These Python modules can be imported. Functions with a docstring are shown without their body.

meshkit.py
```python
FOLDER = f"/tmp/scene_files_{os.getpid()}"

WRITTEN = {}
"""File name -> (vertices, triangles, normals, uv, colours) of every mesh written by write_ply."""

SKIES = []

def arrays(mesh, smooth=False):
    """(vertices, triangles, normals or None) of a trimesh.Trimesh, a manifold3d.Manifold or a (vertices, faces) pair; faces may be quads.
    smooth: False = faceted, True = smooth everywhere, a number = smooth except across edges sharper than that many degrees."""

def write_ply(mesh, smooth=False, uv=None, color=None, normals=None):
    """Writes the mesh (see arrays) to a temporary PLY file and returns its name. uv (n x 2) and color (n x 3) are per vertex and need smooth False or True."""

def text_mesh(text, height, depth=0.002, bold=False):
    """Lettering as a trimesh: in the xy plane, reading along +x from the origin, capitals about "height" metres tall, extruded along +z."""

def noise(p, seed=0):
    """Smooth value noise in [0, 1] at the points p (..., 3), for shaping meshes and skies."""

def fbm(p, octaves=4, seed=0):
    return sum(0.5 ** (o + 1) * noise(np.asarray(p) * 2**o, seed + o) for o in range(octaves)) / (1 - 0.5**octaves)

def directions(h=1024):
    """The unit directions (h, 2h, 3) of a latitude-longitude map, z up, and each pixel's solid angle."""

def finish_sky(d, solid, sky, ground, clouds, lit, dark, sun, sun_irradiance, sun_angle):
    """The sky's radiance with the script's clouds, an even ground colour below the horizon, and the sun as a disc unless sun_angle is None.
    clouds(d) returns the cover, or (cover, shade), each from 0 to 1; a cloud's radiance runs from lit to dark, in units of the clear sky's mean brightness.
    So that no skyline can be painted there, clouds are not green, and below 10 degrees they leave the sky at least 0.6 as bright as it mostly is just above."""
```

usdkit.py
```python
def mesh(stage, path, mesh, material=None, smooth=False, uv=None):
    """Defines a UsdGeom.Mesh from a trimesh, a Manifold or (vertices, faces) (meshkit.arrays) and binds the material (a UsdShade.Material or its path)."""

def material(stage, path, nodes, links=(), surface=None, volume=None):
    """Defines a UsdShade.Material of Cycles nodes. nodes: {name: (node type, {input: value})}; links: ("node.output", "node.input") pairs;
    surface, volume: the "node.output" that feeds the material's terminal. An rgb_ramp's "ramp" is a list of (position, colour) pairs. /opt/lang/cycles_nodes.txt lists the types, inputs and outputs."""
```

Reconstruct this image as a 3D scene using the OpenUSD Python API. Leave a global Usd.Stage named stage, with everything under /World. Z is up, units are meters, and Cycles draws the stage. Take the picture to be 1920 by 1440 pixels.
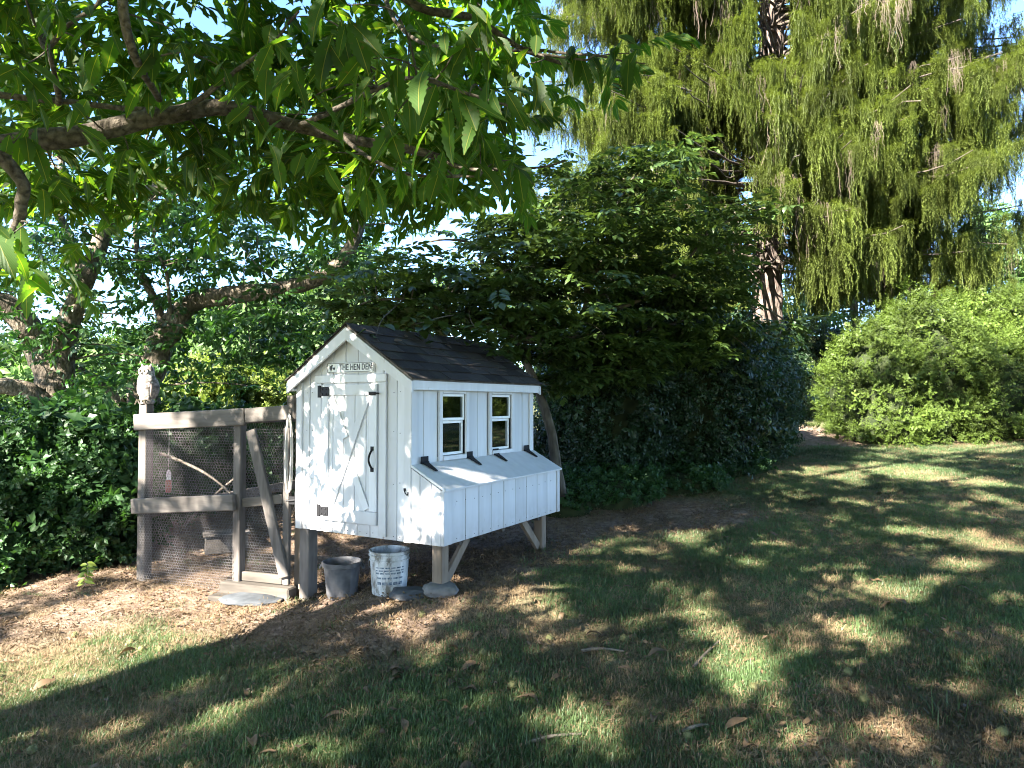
import math
import numpy as np
import trimesh
import meshkit
import usdkit
from pxr import Usd, UsdGeom, UsdLux, UsdShade, Gf, Sdf, Vt

# ------------------------------------------------------------------ camera, sky, sun, exposure
stage = Usd.Stage.CreateInMemory()
UsdGeom.SetStageUpAxis(stage, "Z")
UsdGeom.SetStageMetersPerUnit(stage, 1.0)
UsdGeom.Xform.Define(stage, "/World")
UsdGeom.Scope.Define(stage, "/World/Looks")
FPX, EYE, PITCH = 1276.0, 1.60, math.radians(1.57)
EXPOSURE = 3.45
SUN_EL = math.radians(33.0)
SUN_AZ = np.array([-0.665, -0.747]); SUN_AZ /= np.linalg.norm(SUN_AZ)
SUN = np.array([SUN_AZ[0] * math.cos(SUN_EL), SUN_AZ[1] * math.cos(SUN_EL), math.sin(SUN_EL)])

cam = UsdGeom.Camera.Define(stage, "/World/camera")
cam.CreateHorizontalApertureAttr(36.0)
cam.CreateVerticalApertureAttr(27.0)
cam.CreateFocalLengthAttr(36.0 * FPX / 1920.0)
cam.CreateClippingRangeAttr(Gf.Vec2f(0.05, 5000))
cam.CreateExposureAttr(EXPOSURE)
cam.AddTranslateOp().Set(Gf.Vec3d(0, 0, EYE))
cam.AddRotateXOp().Set(90.0 + math.degrees(PITCH))

sky = UsdLux.DomeLight.Define(stage, "/World/sky")
sky.CreateIntensityAttr(1.0)
sky_m = usdkit.material(stage, "/World/Looks/sky_air", {
    "s": ("sky_texture", {"sky_type": "single_scattering", "sun_disc": False, "sun_elevation": SUN_EL,
                          "sun_rotation": math.atan2(SUN[0], SUN[1]), "altitude": 100.0, "air_density": 1.0, "aerosol_density": .9, "ozone_density": 1.0}),
    "t": ("mix_color", {"blend_type": "multiply", "fac": 1.0, "b": (.74, .93, 1.26), "use_clamp": False}),
    "b": ("background_shader", {"strength": 0.058})},
    [("s.color", "t.a"), ("t.result", "b.color")], surface="b.background")
UsdShade.MaterialBindingAPI.Apply(sky.GetPrim()).Bind(sky_m)
sky.GetPrim().SetCustomDataByKey("kind", "structure")

sun = UsdLux.DistantLight.Define(stage, "/World/sun")
sun.CreateIntensityAttr(1.25)
sun.CreateAngleAttr(0.53)
sun.CreateNormalizeAttr(True)
sun.CreateColorAttr(Gf.Vec3f(1.0, 0.93, 0.82))
_z = Gf.Vec3d(*SUN)
_x = Gf.Cross(Gf.Vec3d(0, 0, 1), _z).GetNormalized()
_y = Gf.Cross(_z, _x)
sun.AddTransformOp().Set(Gf.Matrix4d(_x[0], _x[1], _x[2], 0, _y[0], _y[1], _y[2], 0, _z[0], _z[1], _z[2], 0, 0, 0, 0, 1))

# ------------------------------------------------------------------ helpers
RNG = np.random.default_rng(7)


def at(px, py, Y):
    """Point of the place at distance Y ahead that the photograph shows at pixel (px, py)."""
    u, v = (px - 960) / FPX, (720 - py) / FPX
    d = np.array([u, math.cos(PITCH) - v * math.sin(PITCH), math.sin(PITCH) + v * math.cos(PITCH)])
    return np.array([0, 0, EYE]) + d * (Y / d[1])


def pixel(p):
    p = np.asarray(p, float) - [0, 0, EYE]
    f = p[..., 1] * math.cos(PITCH) + p[..., 2] * math.sin(PITCH)
    v = -p[..., 1] * math.sin(PITCH) + p[..., 2] * math.cos(PITCH)
    f = np.where(np.abs(f) < 1e-6, 1e-6, f)
    return 960 + FPX * p[..., 0] / f, 720 - FPX * v / f, f


from scipy.interpolate import RBFInterpolator
_ctl = np.array([
    (0, 0, 0), (0, -8, -.2), (-8, -8, -.5), (9, -8, .3), (-.55, 5.05, .21), (-1.70, 5.7, -.01), (.3, 6.4, .25), (-3.37, 6.2, .02), (-2.5, 5.95, .0),
    (5.9, 12.5, .82), (10.5, 12.6, .92), (15, 12, 1.0), (0, 3, .03), (2.2, 3, .10), (-2.2, 3, -.06), (4, 6, .36), (7, 8, .56), (-5, 5.0, -.28), (-6, 7.5, .05), (-4.3, 7.4, .1),
    (2.2, 8.4, .45), (3.2, 10, .62), (6.4, 14.5, 1.08), (-10, 18, .9), (-25, 30, 1.2), (-12, 45, 1.4), (4, 20, 1.3), (14, 22, 1.6), (0, 45, 1.7), (25, 45, 2.0), (50, 50, 2.0), (-50, 50, 1.4),
    (0, 120, 2.0), (90, 90, 2.0), (-90, 90, 1.8), (-60, -40, -1.0), (60, -40, .5), (120, 0, 1.5), (-120, 0, 0), (0, -120, -1), (120, 200, 2), (-120, 200, 2)], float)
_rbf = RBFInterpolator(_ctl[:, :2], _ctl[:, 2], kernel="linear", smoothing=0.02)


def ground(x, y, fine=True):
    x, y = np.asarray(x, float), np.asarray(y, float)
    q = np.stack([x.ravel(), y.ravel()], 1)
    z = _rbf(q)
    if fine:
        p3 = np.column_stack([q, np.zeros(len(q))])
        near = np.exp(-(np.hypot(q[:, 0], q[:, 1] - 5) / 14) ** 2)
        z = z + near * (0.07 * (meshkit.fbm(p3 * 1.3, 3, 11) - .5) + 0.035 * (meshkit.fbm(p3 * 5.0, 3, 5) - .5))
    return z.reshape(x.shape)


def on_ground(px, py):
    """Where the line of sight through the pixel meets the ground."""
    lo = 1.2
    ys = np.geomspace(1.2, 60, 400)
    pts = np.array([at(px, py, y) for y in ys])
    d = pts[:, 2] - ground(pts[:, 0], pts[:, 1], False)
    k = np.argmax(d < 0) if (d < 0).any() else len(ys) - 1
    k = max(k, 1)
    t = d[k - 1] / (d[k - 1] - d[k])
    p = pts[k - 1] + (pts[k] - pts[k - 1]) * np.clip(t, 0, 1)
    p[2] = float(ground(p[0:1], p[1:2])[0])
    return p


class MB:
    """Collects shapes that become one mesh."""

    def __init__(self):
        self.v, self.f, self.uv, self.n = [], [], [], 0

    def add(self, v, f, uv=None):
        v, f = np.asarray(v, float), np.asarray(f, int)
        if f.shape[1] == 4:
            f = np.vstack([f[:, [0, 1, 2]], f[:, [0, 2, 3]]])
        self.v.append(v); self.f.append(f + self.n); self.n += len(v)
        self.uv.append(np.zeros((len(v), 2)) if uv is None else np.asarray(uv, float))
        return self

    def mesh(self, m):
        return self.add(m.vertices, m.faces)

    def box(self, lo, hi, bevel=0.0, M=None):
        lo, hi = np.asarray(lo, float), np.asarray(hi, float)
        m = bevel_box(hi - lo, bevel)
        v = m[0] + (lo + hi) / 2
        if M is not None:
            v = v @ np.asarray(M)[:3, :3].T + np.asarray(M)[:3, 3]
        return self.add(v, m[1])

    def bar(self, a, b, w, t, side=(0, 0, 1), bevel=0.003):
        """A board from a to b, w wide along side, t thick."""
        a, b = np.asarray(a, float), np.asarray(b, float)
        d = b - a; L = np.linalg.norm(d); d = d / L
        s = np.asarray(side, float); s = s - d * (s @ d); s /= np.linalg.norm(s)
        n = np.cross(d, s)
        v, f = bevel_box(np.array([L, w, t]), bevel)
        return self.add(v @ np.stack([d, s, n]) + (a + b) / 2, f)

    def tube(self, pts, radii, sides=8, rough=0.0, seed=0, freq=8.0, cap=True):
        v, f, uv = tube(pts, radii, sides, rough, seed, freq, cap)
        return self.add(v, f, uv)

    def out(self):
        return np.vstack(self.v), np.vstack(self.f)

    def build(self, name, material, parent, smooth=False, kind=None, label=None, uv=False):
        v, f = self.out()
        return part(name, (v, f), material, parent, smooth, kind, label, np.vstack(self.uv) if uv else None)


def bevel_box(size, b):
    sx, sy, sz = np.asarray(size, float) / 2
    b = min(b, .3 * min(sx, sy, sz) * 2)
    if b <= 0:
        m = trimesh.creation.box(np.asarray(size))
        return np.array(m.vertices), np.array(m.faces)
    pts = []
    for x in (-1, 1):
        for y in (-1, 1):
            for z in (-1, 1):
                pts += [(x * (sx - b), y * (sy - b), z * sz), (x * (sx - b), y * sy, z * (sz - b)), (x * sx, y * (sy - b), z * (sz - b))]
    h = trimesh.convex.convex_hull(np.array(pts))
    return np.array(h.vertices), np.array(h.faces)


def tube(pts, radii, sides=8, rough=0.0, seed=0, freq=8.0, cap=True):
    pts = np.asarray(pts, float); n = len(pts)
    radii = np.broadcast_to(np.asarray(radii, float), n)
    t = np.gradient(pts, axis=0); t /= np.linalg.norm(t, axis=1, keepdims=True) + 1e-12
    ref = np.array([0.0, 0.0, 1.0]) if abs(t[0][2]) < .9 else np.array([1.0, 0, 0])
    u = np.cross(ref, t[0]); u /= np.linalg.norm(u)
    rings = []
    for i in range(n):
        u = u - t[i] * (u @ t[i]); u /= np.linalg.norm(u) + 1e-12
        w = np.cross(t[i], u)
        a = np.arange(sides) / sides * 2 * np.pi
        rings.append(pts[i] + radii[i] * (np.cos(a)[:, None] * u + np.sin(a)[:, None] * w))
    v = np.array(rings)
    if rough:
        c = pts[:, None, :]
        k = 1 + rough * (meshkit.fbm(v * freq, 3, seed) - .5) * 2
        v = c + (v - c) * k[..., None]
    v = v.reshape(-1, 3)
    i, j = np.meshgrid(np.arange(n - 1), np.arange(sides), indexing="ij")
    a, b = i * sides + j, i * sides + (j + 1) % sides
    f = np.stack([a, b, b + sides, a + sides], -1).reshape(-1, 4)
    f = np.vstack([f[:, [0, 1, 2]], f[:, [0, 2, 3]]])
    L = np.concatenate([[0], np.cumsum(np.linalg.norm(np.diff(pts, axis=0), axis=1))])
    uv = np.stack([np.repeat(L, sides), np.tile(np.arange(sides) / sides, n)], 1)
    if cap:
        v = np.vstack([v, pts[0], pts[-1]])
        uv = np.vstack([uv, [0, 0], [L[-1], 0]])
        e = np.arange(sides); e2 = (e + 1) % sides
        f = np.vstack([f, np.stack([np.full(sides, n * sides), e2, e], 1), np.stack([np.full(sides, n * sides + 1), (n - 1) * sides + e, (n - 1) * sides + e2], 1)])
    return v, f, uv


def curve(ctrl, n):
    """n points on a smooth curve through the control points."""
    from scipy.interpolate import PchipInterpolator
    c = np.asarray(ctrl, float)
    s = np.concatenate([[0], np.cumsum(np.linalg.norm(np.diff(c, axis=0), axis=1))])
    return PchipInterpolator(s, c, axis=0)(np.linspace(0, s[-1], n))


def lathe(profile, n=24):
    m = trimesh.creation.revolve(np.asarray(profile, float), sections=n)
    return m


_names = {}


def numbered(path):
    k = _names.get(path, 0); _names[path] = k + 1
    return path if k == 0 else f"{path}_{k:03d}"


def mat(name):
    return UsdShade.Material.Get(stage, f"/World/Looks/{name}")


def part(name, mesh, material, parent, smooth=False, kind=None, label=None, uv=None):
    base = parent if isinstance(parent, str) else str(parent.GetPath())
    m = usdkit.mesh(stage, numbered(f"{base}/{name}"), mesh, mat(material), smooth, uv)
    p = m.GetPrim()
    if kind: p.SetCustomDataByKey("kind", kind)
    if label: p.SetCustomDataByKey("label", label)
    return p


def tag(p, label=None, category=None, group=None, kind=None):
    for k, x in (("label", label), ("category", category), ("group", group), ("kind", kind)):
        if x: p.SetCustomDataByKey(k, x)
    return p


def thing(name, label, category, loc=(0, 0, 0), rz=0.0, group=None, kind=None):
    x = UsdGeom.Xform.Define(stage, numbered(f"/World/{name}"))
    x.AddTranslateOp().Set(Gf.Vec3d(*map(float, loc)))
    if rz: x.AddRotateZOp().Set(float(rz))
    return tag(x.GetPrim(), label, category, group, kind)


def solo(name, mesh, material, label, category, group=None, kind=None, smooth=False, uv=None):
    return tag(part(name, mesh, material, "/World", smooth, None, None, uv), label, category, group, kind)


def quats(R):
    from scipy.spatial.transform import Rotation
    q = Rotation.from_matrix(R).as_quat()
    return np.concatenate([q[:, 3:], q[:, :3]], 1)


def scatter(name, parent, protos, pos, R, scale, idx=None, kind="stuff"):
    """Many copies as one part. protos: list of (name, mesh, material, uv or None)."""
    base = parent if isinstance(parent, str) else str(parent.GetPath())
    path = numbered(f"{base}/{name}")
    pi = UsdGeom.PointInstancer.Define(stage, path)
    rel = pi.CreatePrototypesRel()
    for k, (pn, m, mt, uv) in enumerate(protos):
        q = usdkit.mesh(stage, f"{path}/{pn}_{k:03d}" if k else f"{path}/{pn}", m, mat(mt), False, uv)
        rel.AddTarget(q.GetPath())
    n = len(pos)
    if idx is None: idx = RNG.integers(0, len(protos), n)
    pi.CreateProtoIndicesAttr(Vt.IntArray.FromNumpy(np.asarray(idx, np.int32)))
    pi.CreatePositionsAttr(Vt.Vec3fArray.FromNumpy(np.asarray(pos, np.float32)))
    q = quats(R)
    pi.CreateOrientationsAttr(Vt.QuathArray([Gf.Quath(float(a), float(b), float(c), float(d)) for a, b, c, d in q]))
    s = np.asarray(scale, np.float32)
    if s.ndim == 1: s = np.repeat(s[:, None], 3, 1)
    pi.CreateScalesAttr(Vt.Vec3fArray.FromNumpy(s))
    if kind: pi.GetPrim().SetCustomDataByKey("kind", kind)
    return pi.GetPrim()


def frames(d, up=None, roll=None):
    """Rotation matrices (n,3,3) whose x axis is d and whose z axis is as near up as can be."""
    d = d / (np.linalg.norm(d, axis=1, keepdims=True) + 1e-12)
    if up is None: up = np.tile([0, 0, 1.0], (len(d), 1))
    z = up - d * np.sum(up * d, 1, keepdims=True)
    bad = np.linalg.norm(z, axis=1) < 1e-4
    z[bad] = np.cross(d[bad], [1, .3, 0])
    z /= np.linalg.norm(z, axis=1, keepdims=True)
    y = np.cross(z, d)
    return np.stack([d, y, z], -1)


def yaws(n, rng, tilt=.25):
    a = rng.uniform(0, 2 * np.pi, n)
    d = np.stack([np.cos(a), np.sin(a), rng.normal(0, tilt, n)], 1)
    up = np.array([0, 0, 1.0]) + rng.normal(0, tilt, (n, 3))
    return frames(d, up)


# ------------------------------------------------------------------ leaves
def leaf(L, W, n=5, fold=.25, droop=.25, serr=0.0, peak=.42):
    """A folded, curved leaf along +x; returns vertices, faces, uv."""
    t = np.linspace(0, 1, n + 1)
    w = W / 2 * np.sin(np.pi * np.clip(t, 0, 1) ** (math.log(.5) / math.log(peak))) ** .85
    w[0] = W * .04; w[-1] = 0
    if serr:
        w[1:-1] *= 1 + serr * np.where(np.arange(1, n) % 2, 1, -1)
    zc = -droop * L * t ** 2
    c = np.stack([t * L, np.zeros(n + 1), zc], 1)
    l = np.stack([t * L, w, zc + fold * w], 1)
    r = np.stack([t * L, -w, zc + fold * w], 1)
    v = np.vstack([c, l[:-1], r[:-1]])
    uv = np.vstack([np.stack([t, np.zeros(n + 1)], 1), np.stack([t, w / W], 1)[:-1], np.stack([t, w / W], 1)[:-1]])
    C = lambda i: i
    Lf = lambda i: n + 1 + i
    Rt = lambda i: 2 * n + 1 + i
    f = []
    for i in range(n):
        if i < n - 1:
            f += [(C(i), C(i + 1), Lf(i + 1)), (C(i), Lf(i + 1), Lf(i)), (C(i), Rt(i), Rt(i + 1)), (C(i), Rt(i + 1), C(i + 1))]
        else:
            f += [(C(i), C(i + 1), Lf(i)), (C(i), Rt(i), C(i + 1))]
    return v, np.array(f), uv


def spray(rng, n, L, W, twig=.3, seg=3, droop=.3, up=.5, side=.9, hang=.2, jit=.3, twigr=.003, serr=0.0, peak=.42, fan=False):
    """A twig along +x carrying n leaves. Returns leaves (v,f,uv) and a list of each leaf's own arrays."""
    mb, each = MB(), []
    tp = np.stack([np.linspace(0, twig, 6), np.zeros(6), -.15 * twig * np.linspace(0, 1, 6) ** 2], 1)
    for k in range(n):
        t = (k + .7) / n
        base = np.array([t * twig, 0, -.15 * twig * t * t])
        s = 1 if k % 2 else -1
        if fan or k == n - 1: s *= rng.uniform(.0, 1)
        d = np.array([.45 + .5 * t, s * side * rng.uniform(.6, 1.1), -hang + rng.normal(0, .18)]) + rng.normal(0, jit * .4, 3)
        u = np.array([0, 0, 1.0]) * up + rng.normal(0, jit, 3) + np.array([0, s * .15, .4])
        R = frames(d[None], u[None])[0]
        sc = rng.uniform(.72, 1.12)
        v, f, uv = leaf(L * sc, W * sc * rng.uniform(.85, 1.1), seg, rng.uniform(.1, .4), droop * rng.uniform(.4, 1.5), serr, peak)
        v = v @ R.T + base + R[:, 0] * .012
        mb.add(v, f, uv); each.append((v, f, uv))
    lv = (np.vstack(mb.v), np.vstack(mb.f), np.vstack(mb.uv))
    tv, tf, tuv = tube(tp, np.linspace(twigr, twigr * .4, 6), 4)
    return lv, each, (tv, tf, tuv)


def joined(lv, tw):
    mb = MB(); mb.add(*lv); mb.add(*tw)
    return np.vstack(mb.v), np.vstack(mb.f), np.vstack(mb.uv)


def sprig(rng, stems, n, L, W, length, spread=.6, seg=2, up_lean=0.0):
    """A little bush of stems growing along +z, for hedges."""
    mb = MB()
    for s in range(stems):
        d = np.array([rng.normal(0, spread), rng.normal(0, spread), 1.0]); d /= np.linalg.norm(d)
        Ls = length * rng.uniform(.6, 1.15)
        for k in range(n):
            t = (k + .5) / n
            a = k * 2.4 + rng.uniform(0, 1)
            perp = frames(d[None], np.array([[math.cos(a), math.sin(a), .1]]))[0]
            dd = d * rng.uniform(.25, .9) + perp[:, 2] * .9
            R = frames(dd[None], (d + rng.normal(0, .3, 3))[None])[0]
            v, f, uv = leaf(L * rng.uniform(.7, 1.15), W * rng.uniform(.8, 1.1), seg, .2, .15)
            mb.add(v @ R.T + d * Ls * t, f, uv)
    return np.vstack(mb.v), np.vstack(mb.f), np.vstack(mb.uv)


# ------------------------------------------------------------------ materials
def M(name, nodes, links, surface="p.BSDF"):
    return usdkit.material(stage, f"/World/Looks/{name}", nodes, links, surface=surface)


def leaf_material(name, ramp, trans, fac=.38, rough=.42, spec=.4, veins=False, patch=0.0):
    """ramp: colours chosen leaf by leaf; trans: tint of the light that passes."""
    nodes = {"g": ("geometry", {}), "r": ("rgb_ramp", {"ramp": ramp}), "tc": ("texture_coordinate", {}),
             "n": ("noise_texture", {"scale": 1.1, "detail": 2.0}), "hs": ("hsv", {"hue": .5, "saturation": 1.0, "value": 1.0}),
             "mr": ("map_range", {"from_min": .3, "from_max": .7, "to_min": .6, "to_max": 1.45}),
             "p": ("principled_bsdf", {"roughness": rough, "specular_ior_level": spec}),
             "mx": ("mix_color", {"blend_type": "multiply", "fac": 1.0, "b": trans, "use_clamp": False}),
             "tl": ("translucent_bsdf", {}), "mc": ("mix_closure", {"fac": fac})}
    links = [("g.random_per_island", "r.fac"), ("g.position", "n.vector"), ("n.fac", "mr.value"), ("mr.result", "hs.value"), ("r.color", "hs.color"),
             ("hs.color", "p.base_color"), ("hs.color", "mx.a"), ("mx.result", "tl.color"), ("p.BSDF", "mc.closure1"), ("tl.BSDF", "mc.closure2")]
    if veins:
        nodes |= {"uv": ("uvmap", {"attribute": "st"}), "sx": ("separate_xyz", {}), "k": ("math", {"math_type": "multiply_add", "value2": -1.1}),
                  "k2": ("math", {"math_type": "multiply", "value2": 95.0}), "si": ("math", {"math_type": "sine"}),
                  "b": ("bump", {"strength": .55, "distance": .0022}), "mid": ("math", {"math_type": "less_than", "value2": .018}),
                  "lt": ("mix_color", {"blend_type": "mix", "b": tuple(1.9 * c for c in ramp[-1][1])}),
                  "bn": ("noise_texture", {"scale": 55.0, "detail": 3.0}), "br": ("rgb_ramp", {"ramp": [(.64, (0, 0, 0)), (.72, (1, 1, 1))]}), "bb": ("rgb_to_bw", {}), "bk": ("math", {"math_type": "multiply", "value2": .7}), "bm": ("mix_color", {"b": (.10, .065, .025)}),
                  "half": ("math", {"math_type": "multiply", "value2": .28})}
        links = [l for l in links if l[0] != "hs.color"] + [
            ("uv.UV", "sx.vector"), ("sx.y", "k.value1"), ("sx.x", "k.value3"), ("k.value", "k2.value1"), ("k2.value", "si.value1"), ("si.value", "b.height"),
            ("b.normal", "p.normal"), ("sx.y", "mid.value1"), ("mid.value", "half.value1"), ("half.value", "lt.fac"), ("hs.color", "lt.a"), ("g.position", "bn.vector"), ("bn.fac", "br.fac"), ("br.color", "bb.color"), ("bb.val", "bk.value1"), ("bk.value", "bm.fac"), ("lt.result", "bm.a"), ("bm.result", "p.base_color"), ("bm.result", "mx.a")]
    return M(name, nodes, links, "mc.closure")


leaf_material("chestnut_leaf", [(0, (.04, .085, .014)), (.35, (.07, .13, .02)), (.65, (.12, .185, .025)), (.88, (.22, .25, .035)), (1, (.30, .24, .05))], (3.0, 3.0, .8), .52, .5, .35, veins=True)
leaf_material("broad_leaf", [(0, (.03, .075, .018)), (.5, (.06, .11, .025)), (.85, (.11, .15, .035)), (1, (.22, .18, .05))], (2.2, 2.4, 1.0), .36, .38, .5)
leaf_material("shrub_leaf", [(0, (.045, .078, .02)), (.5, (.082, .108, .030)), (.85, (.15, .155, .048)), (.94, (.23, .18, .07)), (1, (.27, .15, .06))], (1.9, 1.8, .8), .28, .38, .5)
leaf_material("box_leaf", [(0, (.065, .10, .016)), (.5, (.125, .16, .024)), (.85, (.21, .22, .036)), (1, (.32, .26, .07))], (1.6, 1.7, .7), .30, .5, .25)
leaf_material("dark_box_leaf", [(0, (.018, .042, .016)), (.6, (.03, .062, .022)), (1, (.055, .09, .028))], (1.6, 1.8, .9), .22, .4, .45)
leaf_material("ivy_leaf", [(0, (.025, .06, .018)), (.5, (.05, .105, .025)), (.88, (.12, .18, .035)), (1, (.20, .20, .05))], (2.0, 2.2, .9), .28, .46, .3)
leaf_material("spruce_needle", [(0, (.09, .115, .025)), (.35, (.24, .255, .05)), (.75, (.43, .41, .11)), (1, (.55, .47, .22))], (1.3, 1.35, .7), .34, .5, .3)
leaf_material("bare_twig", [(0, (.13, .10, .075)), (.6, (.21, .17, .12)), (1, (.30, .25, .18))], (1, 1, 1), .1, .7, .2)
leaf_material("far_leaf", [(0, (.07, .12, .035)), (.6, (.12, .165, .05)), (1, (.20, .21, .08))], (1.6, 1.8, .8), .35, .5, .3)
leaf_material("meadow_leaf", [(0, (.12, .16, .03)), (.6, (.19, .22, .05)), (1, (.30, .28, .08))], (1.6, 1.7, .8), .35, .5, .3)
leaf_material("grass_blade", [(0, (.06, .095, .036)), (.4, (.088, .132, .050)), (.66, (.14, .172, .062)), (.80, (.26, .235, .095)), (1, (.40, .33, .17))], (1.6, 1.8, .9), .3, .45, .35)
leaf_material("thatch_blade", [(0, (.18, .13, .075)), (.5, (.30, .225, .13)), (1, (.46, .36, .23))], (1.2, 1.2, 1), .15, .7, .2)
leaf_material("dry_leaf", [(0, (.10, .065, .035)), (.35, (.20, .14, .08)), (.65, (.30, .25, .18)), (.85, (.22, .25, .19)), (1, (.36, .28, .12))], (1.2, 1.1, .8), .12, .55, .35)


def wood_like(name, dark, light, scale=(3, 3, 40), rough=.75, bump=.4, dist=.004, spec=.25, knots=0.0):
    M(name, {"tc": ("texture_coordinate", {}), "m": ("mapping", {"scale": scale}), "n": ("noise_texture", {"scale": 1.0, "detail": 6.0, "roughness": .6}),
             "n2": ("noise_texture", {"scale": 2.3, "detail": 3.0}), "r": ("rgb_ramp", {"ramp": [(.25, dark), (.75, light)]}),
             "mr": ("map_range", {"from_min": .3, "from_max": .7, "to_min": .65, "to_max": 1.25}), "hs": ("hsv", {}),
             "b": ("bump", {"strength": bump, "distance": dist}), "p": ("principled_bsdf", {"roughness": rough, "specular_ior_level": spec})},
      [("tc.object", "m.vector"), ("m.vector", "n.vector"), ("n.fac", "r.fac"), ("tc.object", "n2.vector"), ("n2.fac", "mr.value"), ("mr.result", "hs.value"), ("r.color", "hs.color"),
       ("hs.color", "p.base_color"), ("n.fac", "b.height"), ("b.normal", "p.normal")])


def bark(name, dark, light, scale=9.0, dist=.02, stretch=(1.0, 1.0, .25)):
    M(name, {"tc": ("texture_coordinate", {}), "m": ("mapping", {"scale": stretch}), "v": ("voronoi_texture", {"feature": "distance_to_edge", "scale": scale}),
             "n": ("noise_texture", {"scale": scale * 1.3, "detail": 7.0, "roughness": .65}), "n2": ("noise_texture", {"scale": 3.0, "detail": 3.0}),
             "a": ("math", {"math_type": "multiply_add", "value2": .8}), "r": ("rgb_ramp", {"ramp": [(.35, dark), (.8, light)]}),
             "mr": ("map_range", {"from_min": .3, "from_max": .7, "to_min": .6, "to_max": 1.3}), "hs": ("hsv", {}),
             "b": ("bump", {"strength": .9, "distance": dist}), "p": ("principled_bsdf", {"roughness": .9, "specular_ior_level": .2})},
      [("tc.object", "m.vector"), ("m.vector", "v.vector"), ("m.vector", "n.vector"), ("tc.object", "n2.vector"), ("v.distance", "a.value1"), ("n.fac", "a.value3"), ("a.value", "r.fac"), ("n2.fac", "mr.value"), ("mr.result", "hs.value"), ("r.color", "hs.color"),
       ("hs.color", "p.base_color"), ("a.value", "b.height"), ("b.normal", "p.normal")])


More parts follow.
